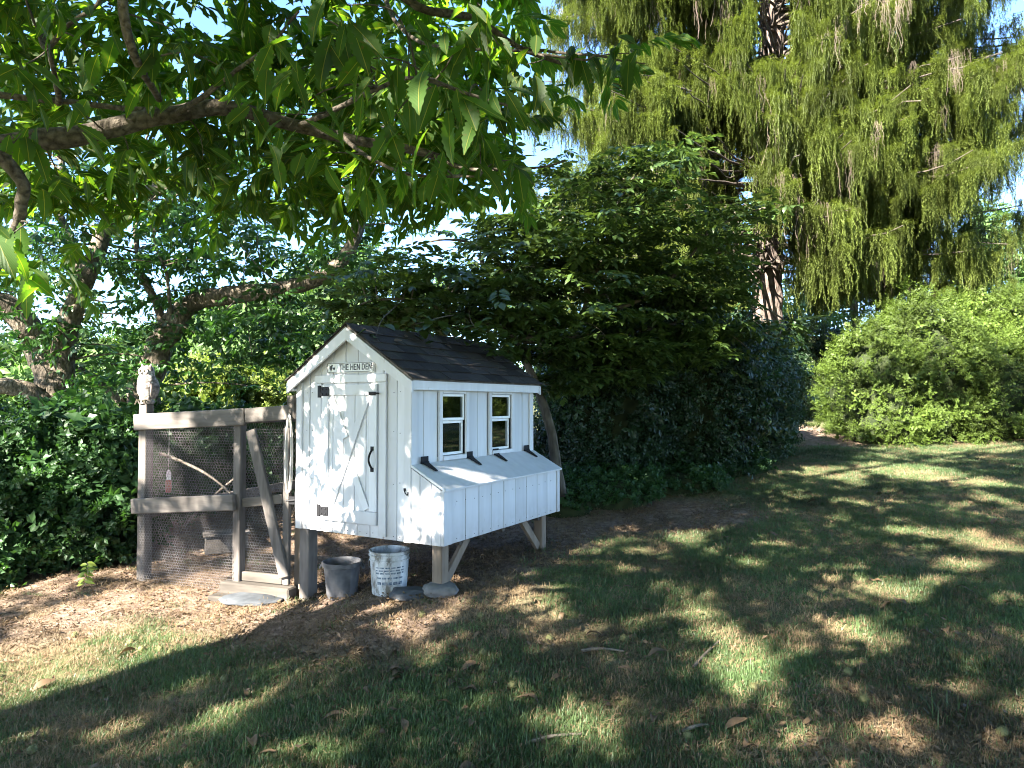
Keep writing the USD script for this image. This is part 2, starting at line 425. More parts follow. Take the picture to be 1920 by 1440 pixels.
def paint(name, dark, light):
    """Brushed white paint on boards: grain, worn spots that show the wood, mud splashed up from the ground."""
    M(name, {"tc": ("texture_coordinate", {}), "m": ("mapping", {"scale": (11, 11, 1.3)}), "n": ("noise_texture", {"scale": 1.0, "detail": 6.0, "roughness": .6}),
             "r": ("rgb_ramp", {"ramp": [(.3, dark), (.7, light)]}), "m2": ("mapping", {"scale": (22, 22, 5)}), "n2": ("noise_texture", {"scale": 1.0, "detail": 8.0, "roughness": .7}),
             "w": ("rgb_ramp", {"ramp": [(.66, (0, 0, 0)), (.74, (1, 1, 1))]}), "wb": ("rgb_to_bw", {}), "mx": ("mix_color", {"b": (.33, .30, .27)}), "wk": ("math", {"math_type": "multiply", "value2": .75}),
             "oi": ("object_info", {}), "ov": ("map_range", {"from_min": .0, "from_max": 1.0, "to_min": .86, "to_max": 1.06}), "hv": ("hsv", {}),
             "sz": ("separate_xyz", {}), "mr": ("map_range", {"from_min": .0, "from_max": .22, "to_min": .62, "to_max": .0, "clamp": True}), "n3": ("noise_texture", {"scale": 17.0, "detail": 5.0, "roughness": .65}),
             "mm": ("math", {"math_type": "multiply"}), "m3": ("mix_color", {"b": (.20, .155, .12)}),
             "b": ("bump", {"strength": .3, "distance": .0015}), "p": ("principled_bsdf", {"roughness": .5, "specular_ior_level": .4})},
      [("tc.object", "m.vector"), ("m.vector", "n.vector"), ("n.fac", "r.fac"), ("tc.object", "m2.vector"), ("m2.vector", "n2.vector"), ("n2.fac", "w.fac"), ("w.color", "wb.color"), ("wb.val", "wk.value1"), ("wk.value", "mx.fac"), ("r.color", "mx.a"),
       ("tc.object", "sz.vector"), ("sz.z", "mr.value"), ("tc.object", "n3.vector"), ("n3.fac", "mm.value1"), ("mr.result", "mm.value2"), ("mm.value", "m3.fac"), ("oi.random", "ov.value"), ("ov.result", "hv.value"), ("mx.result", "hv.color"), ("hv.color", "m3.a"), ("m3.result", "p.base_color"), ("n.fac", "b.height"), ("b.normal", "p.normal")])


paint("white_paint", (.50, .50, .505), (.59, .59, .60))
paint("white_trim", (.53, .53, .535), (.62, .62, .63))
wood_like("grey_wood", (.045, .039, .034), (.17, .150, .135), (14, 14, 2.0), .85, .5, .003)
wood_like("rail_wood", (.048, .042, .037), (.19, .168, .15), (2.0, 14, 14), .85, .5, .003)
wood_like("brown_post", (.11, .085, .062), (.23, .18, .135), (14, 14, 2.0), .85, .5, .003)
wood_like("old_timber", (.04, .034, .028), (.115, .10, .085), (2, 12, 12), .9, .6, .006)
M("shingle", {"tc": ("texture_coordinate", {}), "oi": ("object_info", {}), "n": ("noise_texture", {"scale": 260.0, "detail": 2.0}), "n2": ("noise_texture", {"scale": 5.0, "detail": 5.0}), "r": ("rgb_ramp", {"ramp": [(.3, (.018, .015, .014)), (.6, (.045, .038, .035)), (.75, (.11, .098, .09))]}),
              "ov": ("map_range", {"to_min": .55, "to_max": 1.5}), "h": ("hsv", {}), "mr": ("rgb_ramp", {"ramp": [(.52, (0, 0, 0)), (.68, (1, 1, 1))]}), "bw": ("rgb_to_bw", {}), "k": ("math", {"math_type": "multiply", "value2": .45}), "mx": ("mix_color", {"b": (.075, .075, .05)}),
              "b": ("bump", {"strength": .8, "distance": .003}), "p": ("principled_bsdf", {"roughness": .92, "specular_ior_level": .25})},
  [("tc.object", "n.vector"), ("tc.object", "n2.vector"), ("n.fac", "r.fac"), ("oi.random", "ov.value"), ("ov.result", "h.value"), ("r.color", "h.color"), ("n2.fac", "mr.fac"), ("mr.color", "bw.color"), ("bw.val", "k.value1"), ("k.value", "mx.fac"), ("h.color", "mx.a"), ("mx.result", "p.base_color"), ("n.fac", "b.height"), ("b.normal", "p.normal")])
wood_like("dark_interior", (.05, .045, .04), (.08, .07, .06), (5, 5, 5))
wood_like("stone", (.085, .082, .078), (.21, .20, .19), (8, 8, 8), .85, .6, .008)
wood_like("slate", (.03, .034, .04), (.085, .092, .10), (9, 9, 20), .8, .7, .008, .2)
bark("chestnut_bark", (.03, .024, .018), (.15, .125, .095), 26, .02, (1, 1, 1))
bark("limb_bark", (.045, .037, .028), (.20, .165, .125), 22, .035, (1, 1, .45))
bark("spruce_bark", (.045, .034, .028), (.21, .165, .14), 9, .09, (1, 1, .3))
bark("bough_bark", (.025, .02, .016), (.11, .09, .072), 14, .01, (1, 1, 1))
bark("thin_bark", (.06, .05, .04), (.17, .145, .115), 14, .006)
M("black_iron", {"n": ("noise_texture", {"scale": 60.0}), "r": ("rgb_ramp", {"ramp": [(0, (.003, .003, .004)), (1, (.010, .010, .012))]}), "p": ("principled_bsdf", {"roughness": .55, "specular_ior_level": .25})},
  [("n.fac", "r.fac"), ("r.color", "p.base_color")])
M("galvanised_wire", {"n": ("noise_texture", {"scale": 14.0, "detail": 3.0}), "r": ("rgb_ramp", {"ramp": [(.3, (.09, .08, .078)), (.7, (.26, .24, .24))]}), "p": ("principled_bsdf", {"roughness": .5, "metallic": .3})},
  [("n.fac", "r.fac"), ("r.color", "p.base_color")])
M("window_glass", {"t": ("transparent_bsdf", {"color": (.86, .88, .88)}), "g": ("glossy_bsdf", {"roughness": .015, "color": (.95, .95, .95)}), "f": ("fresnel", {"IOR": 1.55}),
                   "k": ("math", {"math_type": "multiply_add", "value2": 1.3, "value3": .10, "use_clamp": True}), "m": ("mix_closure", {})},
  [("f.fac", "k.value1"), ("k.value", "m.fac"), ("t.BSDF", "m.closure1"), ("g.BSDF", "m.closure2")], "m.closure")
M("vinyl", {"n": ("noise_texture", {"scale": 20.0}), "r": ("rgb_ramp", {"ramp": [(0, (.72, .73, .72)), (1, (.80, .80, .79))]}), "p": ("principled_bsdf", {"roughness": .35})}, [("n.fac", "r.fac"), ("r.color", "p.base_color")])
M("sign_plate", {"n": ("noise_texture", {"scale": 40.0, "detail": 4.0}), "r": ("rgb_ramp", {"ramp": [(.3, (.60, .60, .57)), (.7, (.72, .72, .70))]}), "p": ("principled_bsdf", {"roughness": .5})}, [("n.fac", "r.fac"), ("r.color", "p.base_color")])
M("sign_ink", {"n": ("noise_texture", {"scale": 90.0}), "r": ("rgb_ramp", {"ramp": [(0, (.02, .02, .022)), (1, (.06, .06, .06))]}), "p": ("principled_bsdf", {"roughness": .6})}, [("n.fac", "r.fac"), ("r.color", "p.base_color")])
M("bucket_plastic", {"tc": ("texture_coordinate", {}), "m": ("mapping", {"scale": (1, 1, .45)}), "n": ("noise_texture", {"scale": 9.0, "detail": 6.0, "roughness": .7}), "r": ("rgb_ramp", {"ramp": [(.40, (.13, .12, .10)), (.50, (.42, .43, .42)), (.65, (.60, .61, .60))]}),
                     "p": ("principled_bsdf", {"roughness": .5})}, [("tc.object", "m.vector"), ("m.vector", "n.vector"), ("n.fac", "r.fac"), ("r.color", "p.base_color")])
M("bucket_print", {"n": ("noise_texture", {"scale": 60.0, "detail": 3.0}), "r": ("rgb_ramp", {"ramp": [(.4, (.05, .08, .12)), (.6, (.22, .25, .27))]}), "p": ("principled_bsdf", {"roughness": .5})}, [("n.fac", "r.fac"), ("r.color", "p.base_color")])
M("black_rubber", {"n": ("noise_texture", {"scale": 12.0, "detail": 6.0}), "r": ("rgb_ramp", {"ramp": [(.3, (.035, .037, .042)), (.7, (.12, .115, .115))]}), "p": ("principled_bsdf", {"roughness": .55})}, [("n.fac", "r.fac"), ("r.color", "p.base_color")])
M("rope", {"n": ("noise_texture", {"scale": 60.0}), "r": ("rgb_ramp", {"ramp": [(0, (.40, .37, .32)), (1, (.58, .55, .50))]}), "p": ("principled_bsdf", {"roughness": .8})}, [("n.fac", "r.fac"), ("r.color", "p.base_color")])
M("owl_plumage", {"tc": ("texture_coordinate", {}), "v": ("voronoi_texture", {"scale": 42.0}), "n": ("noise_texture", {"scale": 16.0, "detail": 4.0}), "a": ("math", {"math_type": "multiply_add", "value2": .55}),
                  "r": ("rgb_ramp", {"ramp": [(.42, (.62, .60, .58)), (.62, (.40, .37, .35)), (.85, (.10, .085, .075))]}), "b": ("bump", {"strength": .6, "distance": .004}), "p": ("principled_bsdf", {"roughness": .7})},
  [("tc.object", "v.vector"), ("tc.object", "n.vector"), ("v.distance", "a.value1"), ("n.fac", "a.value3"), ("a.value", "r.fac"), ("r.color", "p.base_color"), ("a.value", "b.height"), ("b.normal", "p.normal")])
M("owl_wing", {"tc": ("texture_coordinate", {}), "n": ("noise_texture", {"scale": 30.0, "detail": 4.0}), "r": ("rgb_ramp", {"ramp": [(.35, (.06, .05, .045)), (.65, (.30, .25, .22))]}), "p": ("principled_bsdf", {"roughness": .7})},
  [("tc.object", "n.vector"), ("n.fac", "r.fac"), ("r.color", "p.base_color")])
M("owl_eye", {"n": ("noise_texture", {"scale": 30.0}), "r": ("rgb_ramp", {"ramp": [(0, (.02, .018, .01)), (1, (.06, .05, .02))]}), "p": ("principled_bsdf", {"roughness": .15})}, [("n.fac", "r.fac"), ("r.color", "p.base_color")])
M("burr", {"tc": ("texture_coordinate", {}), "n": ("noise_texture", {"scale": 30.0}), "r": ("rgb_ramp", {"ramp": [(.3, (.07, .075, .025)), (.7, (.15, .14, .05))]}), "p": ("principled_bsdf", {"roughness": .8})}, [("tc.object", "n.vector"), ("n.fac", "r.fac"), ("r.color", "p.base_color")])
M("red_plastic", {"n": ("noise_texture", {"scale": 30.0}), "r": ("rgb_ramp", {"ramp": [(0, (.20, .05, .03)), (1, (.32, .09, .05))]}), "p": ("principled_bsdf", {"roughness": .4})}, [("n.fac", "r.fac"), ("r.color", "p.base_color")])
M("wire_black", {"n": ("noise_texture", {"scale": 5.0}), "r": ("rgb_ramp", {"ramp": [(0, (.02, .02, .02)), (1, (.04, .04, .04))]}), "p": ("principled_bsdf", {"roughness": .6})}, [("n.fac", "r.fac"), ("r.color", "p.base_color")])
M("lawn_soil", {"at": ("attribute", {"attribute": "soil"}), "g": ("geometry", {}), "n": ("noise_texture", {"scale": 16.0, "detail": 8.0, "roughness": .7}), "n2": ("noise_texture", {"scale": 2.2, "detail": 5.0, "roughness": .6}),
                "n3": ("noise_texture", {"scale": 120.0, "detail": 4.0}),
                "soil": ("rgb_ramp", {"ramp": [(.3, (.065, .043, .032)), (.5, (.155, .108, .080)), (.72, (.32, .24, .18))]}),
                "turf": ("rgb_ramp", {"ramp": [(.3, (.05, .064, .028)), (.5, (.09, .10, .042)), (.72, (.17, .155, .075))]}),
                "ad": ("math", {"math_type": "multiply_add", "value2": .9}), "su": ("math", {"math_type": "subtract", "value2": .45}),
                "cl": ("clamp", {}), "mx": ("mix_color", {}), "mh": ("math", {"math_type": "multiply_add", "value2": .5}),
                "b": ("bump", {"strength": 1.0, "distance": .02}), "p": ("principled_bsdf", {"roughness": .95, "specular_ior_level": .15})},
  [("g.position", "n.vector"), ("g.position", "n2.vector"), ("g.position", "n3.vector"), ("n.fac", "soil.fac"), ("n.fac", "turf.fac"), ("n2.fac", "ad.value1"), ("at.fac", "ad.value3"), ("ad.value", "su.value1"),
   ("su.value", "cl.value"), ("cl.result", "mx.fac"), ("turf.color", "mx.a"), ("soil.color", "mx.b"), ("mx.result", "p.base_color"), ("n3.fac", "mh.value1"), ("n.fac", "mh.value3"), ("mh.value", "b.height"), ("b.normal", "p.normal")])

# ------------------------------------------------------------------ ground
HX, HY = np.array([-1.793 + .045 * .8616, 5.621 - .045 * .5075]), np.array([.8616, -.5075])           # front left corner of the house; direction along its front
HD = np.array([.5075, .8616])                                          # direction into its depth


def soil_amount(x, y):
    """How bare the ground is, 0 (turf) to 1 (soil): round the hen house and run, under the trees and along the hedge."""
    p = np.stack([x, y], -1) - HX
    a, b = p @ HY, p @ HD
    d = np.maximum(np.maximum(-3.0 - a, a - 1.6), np.maximum(-.75 - b, b - 3.5))
    s = 1 - np.clip((d + .1) / .75, 0, 1)
    d2 = np.hypot((x - 1.3) / 1.6, (y - 7.5) / .95)
    s = np.maximum(s, 1 - np.clip((d2 - .7) / .5, 0, 1))
    left = 1 - np.clip((np.hypot((x + 4.6) / 2.2, (y - 5.6) / 1.1) - .7) / .6, 0, 1)
    s = np.maximum(s, left)
    edge = 1 - np.clip(np.abs(y - 12.4 - .02 * x) / .6, 0, 1)
    s = np.maximum(s, edge * (x > 4.6))
    s = np.maximum(s, 1 - np.clip((np.hypot((x - 6.1) / .75, (y - 13.6) / 2.2) - .5) / .5, 0, 1))
    s = np.maximum(s, .75 * (1 - np.clip((np.hypot((x - 2.0) / 1.3, (y - 3.0) / .7) - .4) / .8, 0, 1)))
    s = np.maximum(s, .45 * (1 - np.clip((np.hypot((x + .1) / 1.6, (y - 4.2) / .7) - .4) / .8, 0, 1)))
    return s


def axis(lo, hi, c, fine, n):
    t = np.linspace(-1, 1, n)
    s = np.sinh(t * 5.2) / np.sinh(5.2)
    return np.where(s < 0, c + s * (c - lo), c + s * (hi - c)) + 0 * fine


gx, gy = axis(-150, 150, 0.5, 0, 460), axis(-140, 260, 5.0, 0, 460)
GX, GY = np.meshgrid(gx, gy, indexing="ij")
GZ = ground(GX, GY)
n0, n1 = GX.shape
ii, jj = np.meshgrid(np.arange(n0 - 1), np.arange(n1 - 1), indexing="ij")
k = ii * n1 + jj
quad = np.stack([k, k + n1, k + n1 + 1, k + 1], -1).reshape(-1, 4)
gm = part("ground", (np.stack([GX, GY, GZ], -1).reshape(-1, 3), np.vstack([quad[:, [0, 1, 2]], quad[:, [0, 2, 3]]])), "lawn_soil", "/World", True)
UsdGeom.PrimvarsAPI(gm).CreatePrimvar("soil", Sdf.ValueTypeNames.FloatArray, "vertex").Set(Vt.FloatArray.FromNumpy(soil_amount(GX, GY).ravel().astype(np.float32)))
tag(gm, kind="structure")

# ------------------------------------------------------------------ hen house
RZ = math.degrees(math.atan2(HY[1], HY[0]))
BASE = 0.578
W_, D_ = 1.175, 1.83
EAVE, PEAK = 1.215, 1.60
hen = thing("hen_house", "white board hen house on wooden legs with dark shingle roof and nest box", "hen house", (HX[0], HX[1], BASE), RZ)


def roof_z(x):
    return EAVE + (PEAK - EAVE) * (1 - abs(x - W_ / 2) / (W_ / 2))


def clip_board(x0, x1, z0, y0, y1, top, name, material, parent, bevel=.004):
    """An upright board between x0 and x1 whose top follows top(x)."""
    xs = [x0, x1] if not (x0 < W_ / 2 < x1 and top is roof_z) else [x0, W_ / 2, x1]
    poly = [(x0, z0), (x1, z0)] + [(x, top(x)) for x in reversed(xs)]
    n = len(poly)
    b = bevel
    c = np.mean(poly, axis=0)
    P = np.array(poly)
    inner = P.copy()
    inner[:, 0] += np.where(P[:, 0] <= x0 + 1e-6, b, np.where(P[:, 0] >= x1 - 1e-6, -b, 0))
    v = np.vstack([np.column_stack([inner[:, 0], np.full(n, y0), inner[:, 1]]), np.column_stack([P[:, 0], np.full(n, y0 + b), P[:, 1]]), np.column_stack([P[:, 0], np.full(n, y1), P[:, 1]])])
    f = []
    for i in range(1, n - 1):
        f += [(0, i, i + 1), (2 * n, 2 * n + i + 1, 2 * n + i)]
    for r in (0, 1):
        for i in range(n):
            j = (i + 1) % n
            f += [(r * n + i, (r + 1) * n + i, (r + 1) * n + j), (r * n + i, (r + 1) * n + j, r * n + j)]
    return part(name, (v, np.array(f)), material, parent)


rb = np.random.default_rng(3)
edges = [W_ * q / 9 for q in range(10)]
DX0, DX1, DZ0, DZ1 = .285, .865, .095, 1.165
for i in range(9):
    clip_board(edges[i] + .002, edges[i + 1] - .002, 0, rb.uniform(-.002, .002), .018, roof_z, "front_board", "white_paint", hen)
    clip_board(edges[i] + .002, edges[i + 1] - .002, 0, D_ - .018, D_ + rb.uniform(-.002, .002), roof_z, "back_board", "white_paint", hen)
nails = MB()
for i in range(9):
    for z in (.03, .42, .80, 1.10):
        for dx in (.03, .10):
            m_ = trimesh.creation.icosphere(1, .0032); m_.apply_translation((edges[i] + dx, -.0015, z + rb.uniform(-.008, .008)))
            nails.mesh(m_)
for y in np.linspace(.05, D_ - .05, 16):
    for z, x in ((.03, NXF := W_ + .2955), (.30, W_ + .2955)):
        m_ = trimesh.creation.icosphere(1, .0032); m_.apply_translation((x, y, z + rb.uniform(-.006, .006))); nails.mesh(m_)
nails.build("nail_heads", "black_iron", hen, kind="stuff")
# inner lining and floor
MB().box((.019, .019, .002), (W_ - .019, D_ - .019, .05)).build("floor", "grey_wood", hen)
# side walls, boards with the window openings left free
WIN = [(.325, .735), (1.045, 1.475)]
WZ0, WZ1 = .60, 1.10
ys = [0.0, .15, .325, .53, .735, .89, 1.045, 1.26, 1.475, 1.65, D_]
for i in range(len(ys) - 1):
    y0, y1 = ys[i] + .0015 + (.019 if i == 0 else 0), ys[i + 1] - .0015 - (.019 if i == len(ys) - 2 else 0)
    o = rb.uniform(-.0015, .0015)
    inside = any(a - .01 <= ys[i] and ys[i + 1] <= b + .01 for a, b in WIN)
    if inside:
        MB().box((W_ - .018, y0, 0), (W_ + o, y1, WZ0), .003).build("side_board", "white_paint", hen)
        MB().box((W_ - .018, y0, WZ1), (W_ + o, y1, EAVE - .02), .003).build("side_board", "white_paint", hen)
    else:
        MB().box((W_ - .018, y0, 0), (W_ + o, y1, EAVE - .02), .003).build("side_board", "white_paint", hen)
    MB().box((o, y0, 0), (.018, y1, EAVE - .02), .003).build("side_board", "white_paint", hen)
MB().box((.02, .03, EAVE - .06), (W_ - .02, D_ - .03, EAVE - .045)).build("ceiling_panel", "dark_interior", hen)
MB().box((.45, .04, .06), (.47, D_ - .04, EAVE - .07)).build("inner_partition", "dark_interior", hen)
# corner boards and trim on the front
for x0, x1 in ((-.012, .055), (W_ - .055, W_ + .012)):
    clip_board(x0, x1, .0, -.016, -.003, lambda x: EAVE - .03, "corner_board", "white_trim", hen)
for y0, y1 in ((.0, .06), (D_ - .06, D_ + .012)):
    MB().box((W_ + .003, y0 - .0155 if y0 == 0 else y0, .56), (W_ + .016, y1, EAVE - .05), .003).build("corner_board", "white_trim", hen)
MB().box((DX0 - .085, -.018, .02), (DX0 - .012, -.003, DZ1 + .012), .003).build("door_casing", "white_trim", hen)
MB().box((DX1 + .012, -.018, .02), (DX1 + .085, -.003, DZ1 + .012), .003).build("door_casing", "white_trim", hen)
MB().box((DX0 - .085, -.02, DZ1 + .014), (DX1 + .085, -.003, DZ1 + .075), .003).build("door_casing", "white_trim", hen)
# door
door = UsdGeom.Xform.Define(stage, str(hen.GetPath()) + "/door").GetPrim()
n_b = 5
bw = (DX1 - DX0) / n_b
for i in range(n_b):
    MB().box((DX0 + i * bw + .002, -.012 + rb.uniform(-.001, .001), DZ0), (DX0 + (i + 1) * bw - .002, -.0035, DZ1), .003).build("door_board", "white_paint", door)
MB().box((DX0 + .001, -.026, DZ1 - .085), (DX1 - .001, -.0125, DZ1 - .001), .003).build("rail", "white_trim", door)
MB().box((DX0 + .001, -.026, DZ0 + .001), (DX1 - .001, -.0125, DZ0 + .10), .003).build("rail", "white_trim", door)
MB().box((DX0 + .001, -.0265, DZ0 + .103), (DX0 + .075, -.0125, DZ1 - .088), .003).build("stile", "white_trim", door)
MB().box((DX1 - .075, -.0265, DZ0 + .103), (DX1 - .001, -.0125, DZ1 - .088), .003).build("stile", "white_trim", door)
ax, bx_, az, bz = DX0 + .10, DX1 - .10, DZ0 + .115, DZ1 - .10
MB().bar((ax, -.0195, az), (bx_, -.0195, bz), .062, .013, (-1, 0, 1), .002).build("brace", "white_trim", door)
mx_, mz_ = (ax + bx_) / 2, (az + bz) / 2
dd = np.array([bx_ - ax, bz - az]); dd /= np.linalg.norm(dd)
cx = dd[0] * .075
MB().bar((ax, -.0195, bz), (mx_ - .032, -.0195, mz_ + .11), .062, .013, (1, 0, 1), .002).build("brace", "white_trim", door)
MB().bar((mx_ + .032, -.0195, mz_ - .11), (bx_, -.0195, az), .062, .013, (1, 0, 1), .002).build("brace", "white_trim", door)
for zc in (DZ1 - .055, DZ0 + .07):
    h = MB()
    h.box((DX0 - .045, -.024, zc - .048), (DX0 - .012, -.0185, zc + .048), .002)
    h.box((DX0 - .006, -.034, zc - .036), (DX0 + .085, -.027, zc + .036), .003)
    h.add(*tube([(DX0 - .009, -.03, zc - .048), (DX0 - .009, -.03, zc + .048)], .0085, 10)[:2])
    for q in (.02, .06):
        for s in (-.02, .02):
            h.mesh(trimesh.creation.icosphere(1, .006).apply_transform(trimesh.transformations.translation_matrix((DX0 + q, -.035, zc + s))))
    h.build("hinge", "black_iron", door)
hd = MB()
zs = np.linspace(.52, .67, 12)
hd.add(*tube([(DX1 - .04 - .0 * z, -.028 - .038 * math.sin(math.pi * (z - .52) / .15), z) for z in zs], .008, 8)[:2])
for z in (.515, .675):
    hd.box((DX1 - .056, -.032, z - .016), (DX1 - .024, -.0265, z + .016), .002)
hd.build("handle", "black_iron", door)
lt = MB()
lt.box((DX1 - .075, -.036, DZ1 - .085), (DX1 - .004, -.027, DZ1 - .060), .003).add(*tube([(DX1 - .06, -.042, DZ1 - .072), (DX1 + .03, -.036, DZ1 - .072)], .006, 8)[:2])
lt.build("latch", "black_iron", door)

# roof
roof = UsdGeom.Xform.Define(stage, str(hen.GetPath()) + "/roof").GetPrim()
OV, OF = .055, .065
slope = (PEAK - EAVE) / (W_ / 2)
ang = math.atan(slope)
run_l = (W_ / 2 + OV) / math.cos(ang)
for s in (-1, 1):
    # frame of the slope: u down the slope, y along, n out
    u = np.array([s * math.cos(ang), 0, -math.sin(ang)])
    nrm = np.array([s * math.sin(ang), 0, math.cos(ang)])
    top = np.array([W_ / 2, 0, PEAK + .006])
    def SP(a, y, n): return top + u * a + np.array([0, y, 0]) + nrm * n
    v, f = bevel_box(np.array([run_l, D_ + 2 * OF, .016]), 0)
    B = np.stack([u, np.array([0, 1.0, 0]), nrm])
    part("deck", (v @ B + SP(run_l / 2 + .004, D_ / 2, .008), f), "grey_wood", roof)
    courses = 6
    ch = (run_l + .02) / courses
    for c in range(courses):
        off = (c % 2) * .15
        y = -OF - .012
        yend = D_ + OF + .012
        cuts = [y] + [q for q in np.arange(y + .30 - off, yend, .305)] + [yend]
        for q in range(len(cuts) - 1):
            if cuts[q + 1] - cuts[q] < .02: continue
            a0, a1 = c * ch - (.05 if c else 0), (c + 1) * ch
            lift0, lift1 = .017 + (.0 if c == 0 else .0015), .017 + .010 + rb.uniform(0, .006)
            y0, y1 = cuts[q] + .0025, cuts[q + 1] - .0025
            lo = [SP(a0, y0, lift0), SP(a0, y1, lift0), SP(a1, y1, lift1), SP(a1, y0, lift1)]
            hi = [SP(a0, y0, lift0 + .003), SP(a0, y1, lift0 + .003), SP(a1, y1, lift1 + .004), SP(a1, y0, lift1 + .004)]
            vv = np.array(lo + hi)
            ff = np.array([(0, 1, 2, 3), (4, 7, 6, 5), (0, 4, 5, 1), (1, 5, 6, 2), (2, 6, 7, 3), (3, 7, 4, 0)])
            part("shingle", (vv, np.vstack([ff[:, [0, 2, 1]], ff[:, [0, 3, 2]]])), "shingle", roof)
    # rake boards front and back, eave fascia
    for y0, y1 in ((-OF - .008, -OF + .012), (D_ + OF - .012, D_ + OF + .008)):
        a, b = SP(.0, 0, -.001), SP(run_l + .012, 0, -.001)
        dn = np.array([0, 0, -.088])
        P = [a, b, b + dn * .9, a + dn * 1.12]
        vv = np.array([p + [0, y0, 0] for p in P] + [p + [0, y1, 0] for p in P])
        ff = np.array([(0, 1, 2, 3), (4, 7, 6, 5), (0, 4, 5, 1), (1, 5, 6, 2), (2, 6, 7, 3), (3, 7, 4, 0)])
        m_ = trimesh.Trimesh(vv, np.vstack([ff[:, [0, 1, 2]], ff[:, [0, 2, 3]]])); m_.fix_normals()
        part("rake_board", m_, "white_trim", roof)
    e = SP(run_l + .006, 0, 0)
    x_in, x_out = sorted((e[0] - s * .016, e[0] + s * .002))
    MB().box((x_in, -OF + .013, e[2] - .066), (x_out, D_ + OF - .013, e[2] + .004), .003).build("eave_fascia", "white_trim", roof)
    s0, s1 = sorted((W_ * (s > 0) + s * .003, x_in if s > 0 else x_out))
    MB().box((s0, -OF + .013, e[2] - .062), (s1 - .001, D_ + OF - .013, e[2] - .050)).build("soffit", "white_trim", roof)
    capv = []
    for q in range(7):
        y0 = -OF - .014 + q * (D_ + 2 * OF + .028) / 7
        y1 = y0 + (D_ + 2 * OF + .028) / 7 + .01
    if s > 0:
        for q in range(7):
            w7 = (D_ + 2 * OF + .028) / 7
            y0 = -OF - .014 + q * w7
            uL = np.array([-math.cos(ang), 0, -math.sin(ang)]); nL = np.array([-math.sin(ang), 0, math.cos(ang)])
            t_ = top + np.array([0, 0, .034 + .004 * (q % 2)])
            prof = [t_ + uL * .11, t_, t_ + u * .11, t_ + u * .11 - [0, 0, .006], t_ - [0, 0, .006], t_ + uL * .11 - [0, 0, .006]]
            vv = np.array([p + [0, y0 + .002, 0] for p in prof] + [p + [0, y0 + w7 - .002, 0] for p in prof])
            ff = [(i, (i + 1) % 6, 6 + (i + 1) % 6, 6 + i) for i in range(6)] + [(0, 5, 4, 1), (1, 4, 3, 2), (6, 7, 10, 11), (7, 8, 9, 10)]
            ff = np.array(ff)
            m_ = trimesh.Trimesh(vv, np.vstack([ff[:, [0, 1, 2]], ff[:, [0, 2, 3]]])); m_.fix_normals()
            part("ridge_cap", m_, "shingle", roof)

# windows
for (a, b) in WIN:
    w = UsdGeom.Xform.Define(stage, numbered(str(hen.GetPath()) + "/window")).GetPrim()
    x0, x1 = W_ + .003, W_ + .02
    c = .045
    MB().box((x0, a - .002, WZ0 - .03), (x1, a + c, WZ1 + .045), .003).build("casing", "white_trim", w)
    MB().box((x0, b - c, WZ0 - .03), (x1, b + .002, WZ1 + .045), .003).build("casing", "white_trim", w)
    MB().box((x0, a + c + .001, WZ1 - .005), (x1, b - c - .001, WZ1 + .045), .003).build("casing", "white_trim", w)
    MB().box((x0, a + c + .001, WZ0 - .03), (x1 + .008, b - c - .001, WZ0 + .005), .003).build("sill", "white_trim", w)
    i0, i1, zm = a + c + .001, b - c - .001, (WZ0 + WZ1) / 2 + .03
    t = .022
    for (z0, z1, xo) in ((zm, WZ1 - .006, .0), (WZ0 + .006, zm, -.014)):
        fr = MB()
        xa, xb = W_ - .012 + xo, W_ + .001 + xo
        fr.box((xa, i0 + .001, z0 + .001), (xb, i0 + t, z1 - .001), .002)
        fr.box((xa, i1 - t, z0 + .001), (xb, i1 - .001, z1 - .001), .002)
        fr.box((xa, i0 + t, z1 - t), (xb, i1 - t, z1 - .001), .002)
        fr.box((xa, i0 + t, z0 + .001), (xb, i1 - t, z0 + t), .002)
        sash = fr.build("sash", "vinyl", w)
        MB().box((xa + .005, i0 + t - .003, z0 + t - .003), (xa + .009, i1 - t + .003, z1 - t + .003)).build("pane", "window_glass", w)
# nest box
nest = UsdGeom.Xform.Define(stage, str(hen.GetPath()) + "/nest_box").GetPrim()
NX0, NX1, NZH, NZL = W_ + .004, W_ + .295, .555, .40
cuts = [-.005, .10, .28, .46, .64, .83, 1.02, 1.21, 1.40, 1.59, 1.775, D_ + .005]
for i in range(len(cuts) - 1):
    tr = i == len(cuts) - 2 or i == 0
    o = rb.uniform(-.0015, .0015) + (.008 if tr else 0)
    MB().box((NX1 - .018, cuts[i] + .002, .002), (NX1 + o, cuts[i + 1] - .002, NZL - .006), .003).build("front_board", "white_paint", nest)
lz = lambda x: NZH - .012 + (NZL - NZH) * (x - NX0) / (NX1 - NX0)
for y0, y1 in ((-.006, .012), (D_ - .012, D_ + .006)):
    for x0, x1 in ((NX0, NX0 + .085), (NX0 + .088, NX0 + .19), (NX0 + .193, NX1 - .019)):
        clip_board(x0, x1, .002, y0, y1, lz, "end_board", "white_paint", nest, .003)
MB().box((NX0, .014, .004), (NX1 - .02, D_ - .014, .02)).build("bottom_board", "grey_wood", nest)
la = math.atan2(NZH - NZL, NX1 - NX0)
lid = UsdGeom.Xform.Define(stage, str(nest.GetPath()) + "/lid").GetPrim()
uu = np.array([math.cos(la), 0, -math.sin(la)]); nn = np.array([math.sin(la), 0, math.cos(la)])
LL = (NX1 - NX0) / math.cos(la) + .022
v, f = bevel_box(np.array([LL, D_ + .03, .018]), .003)
part("lid_panel", (v @ np.stack([uu, np.array([0, 1.0, 0]), nn]) + np.array([NX0 + .004, D_ / 2, NZH]) + uu * LL / 2 + nn * .006, f), "white_paint", lid)
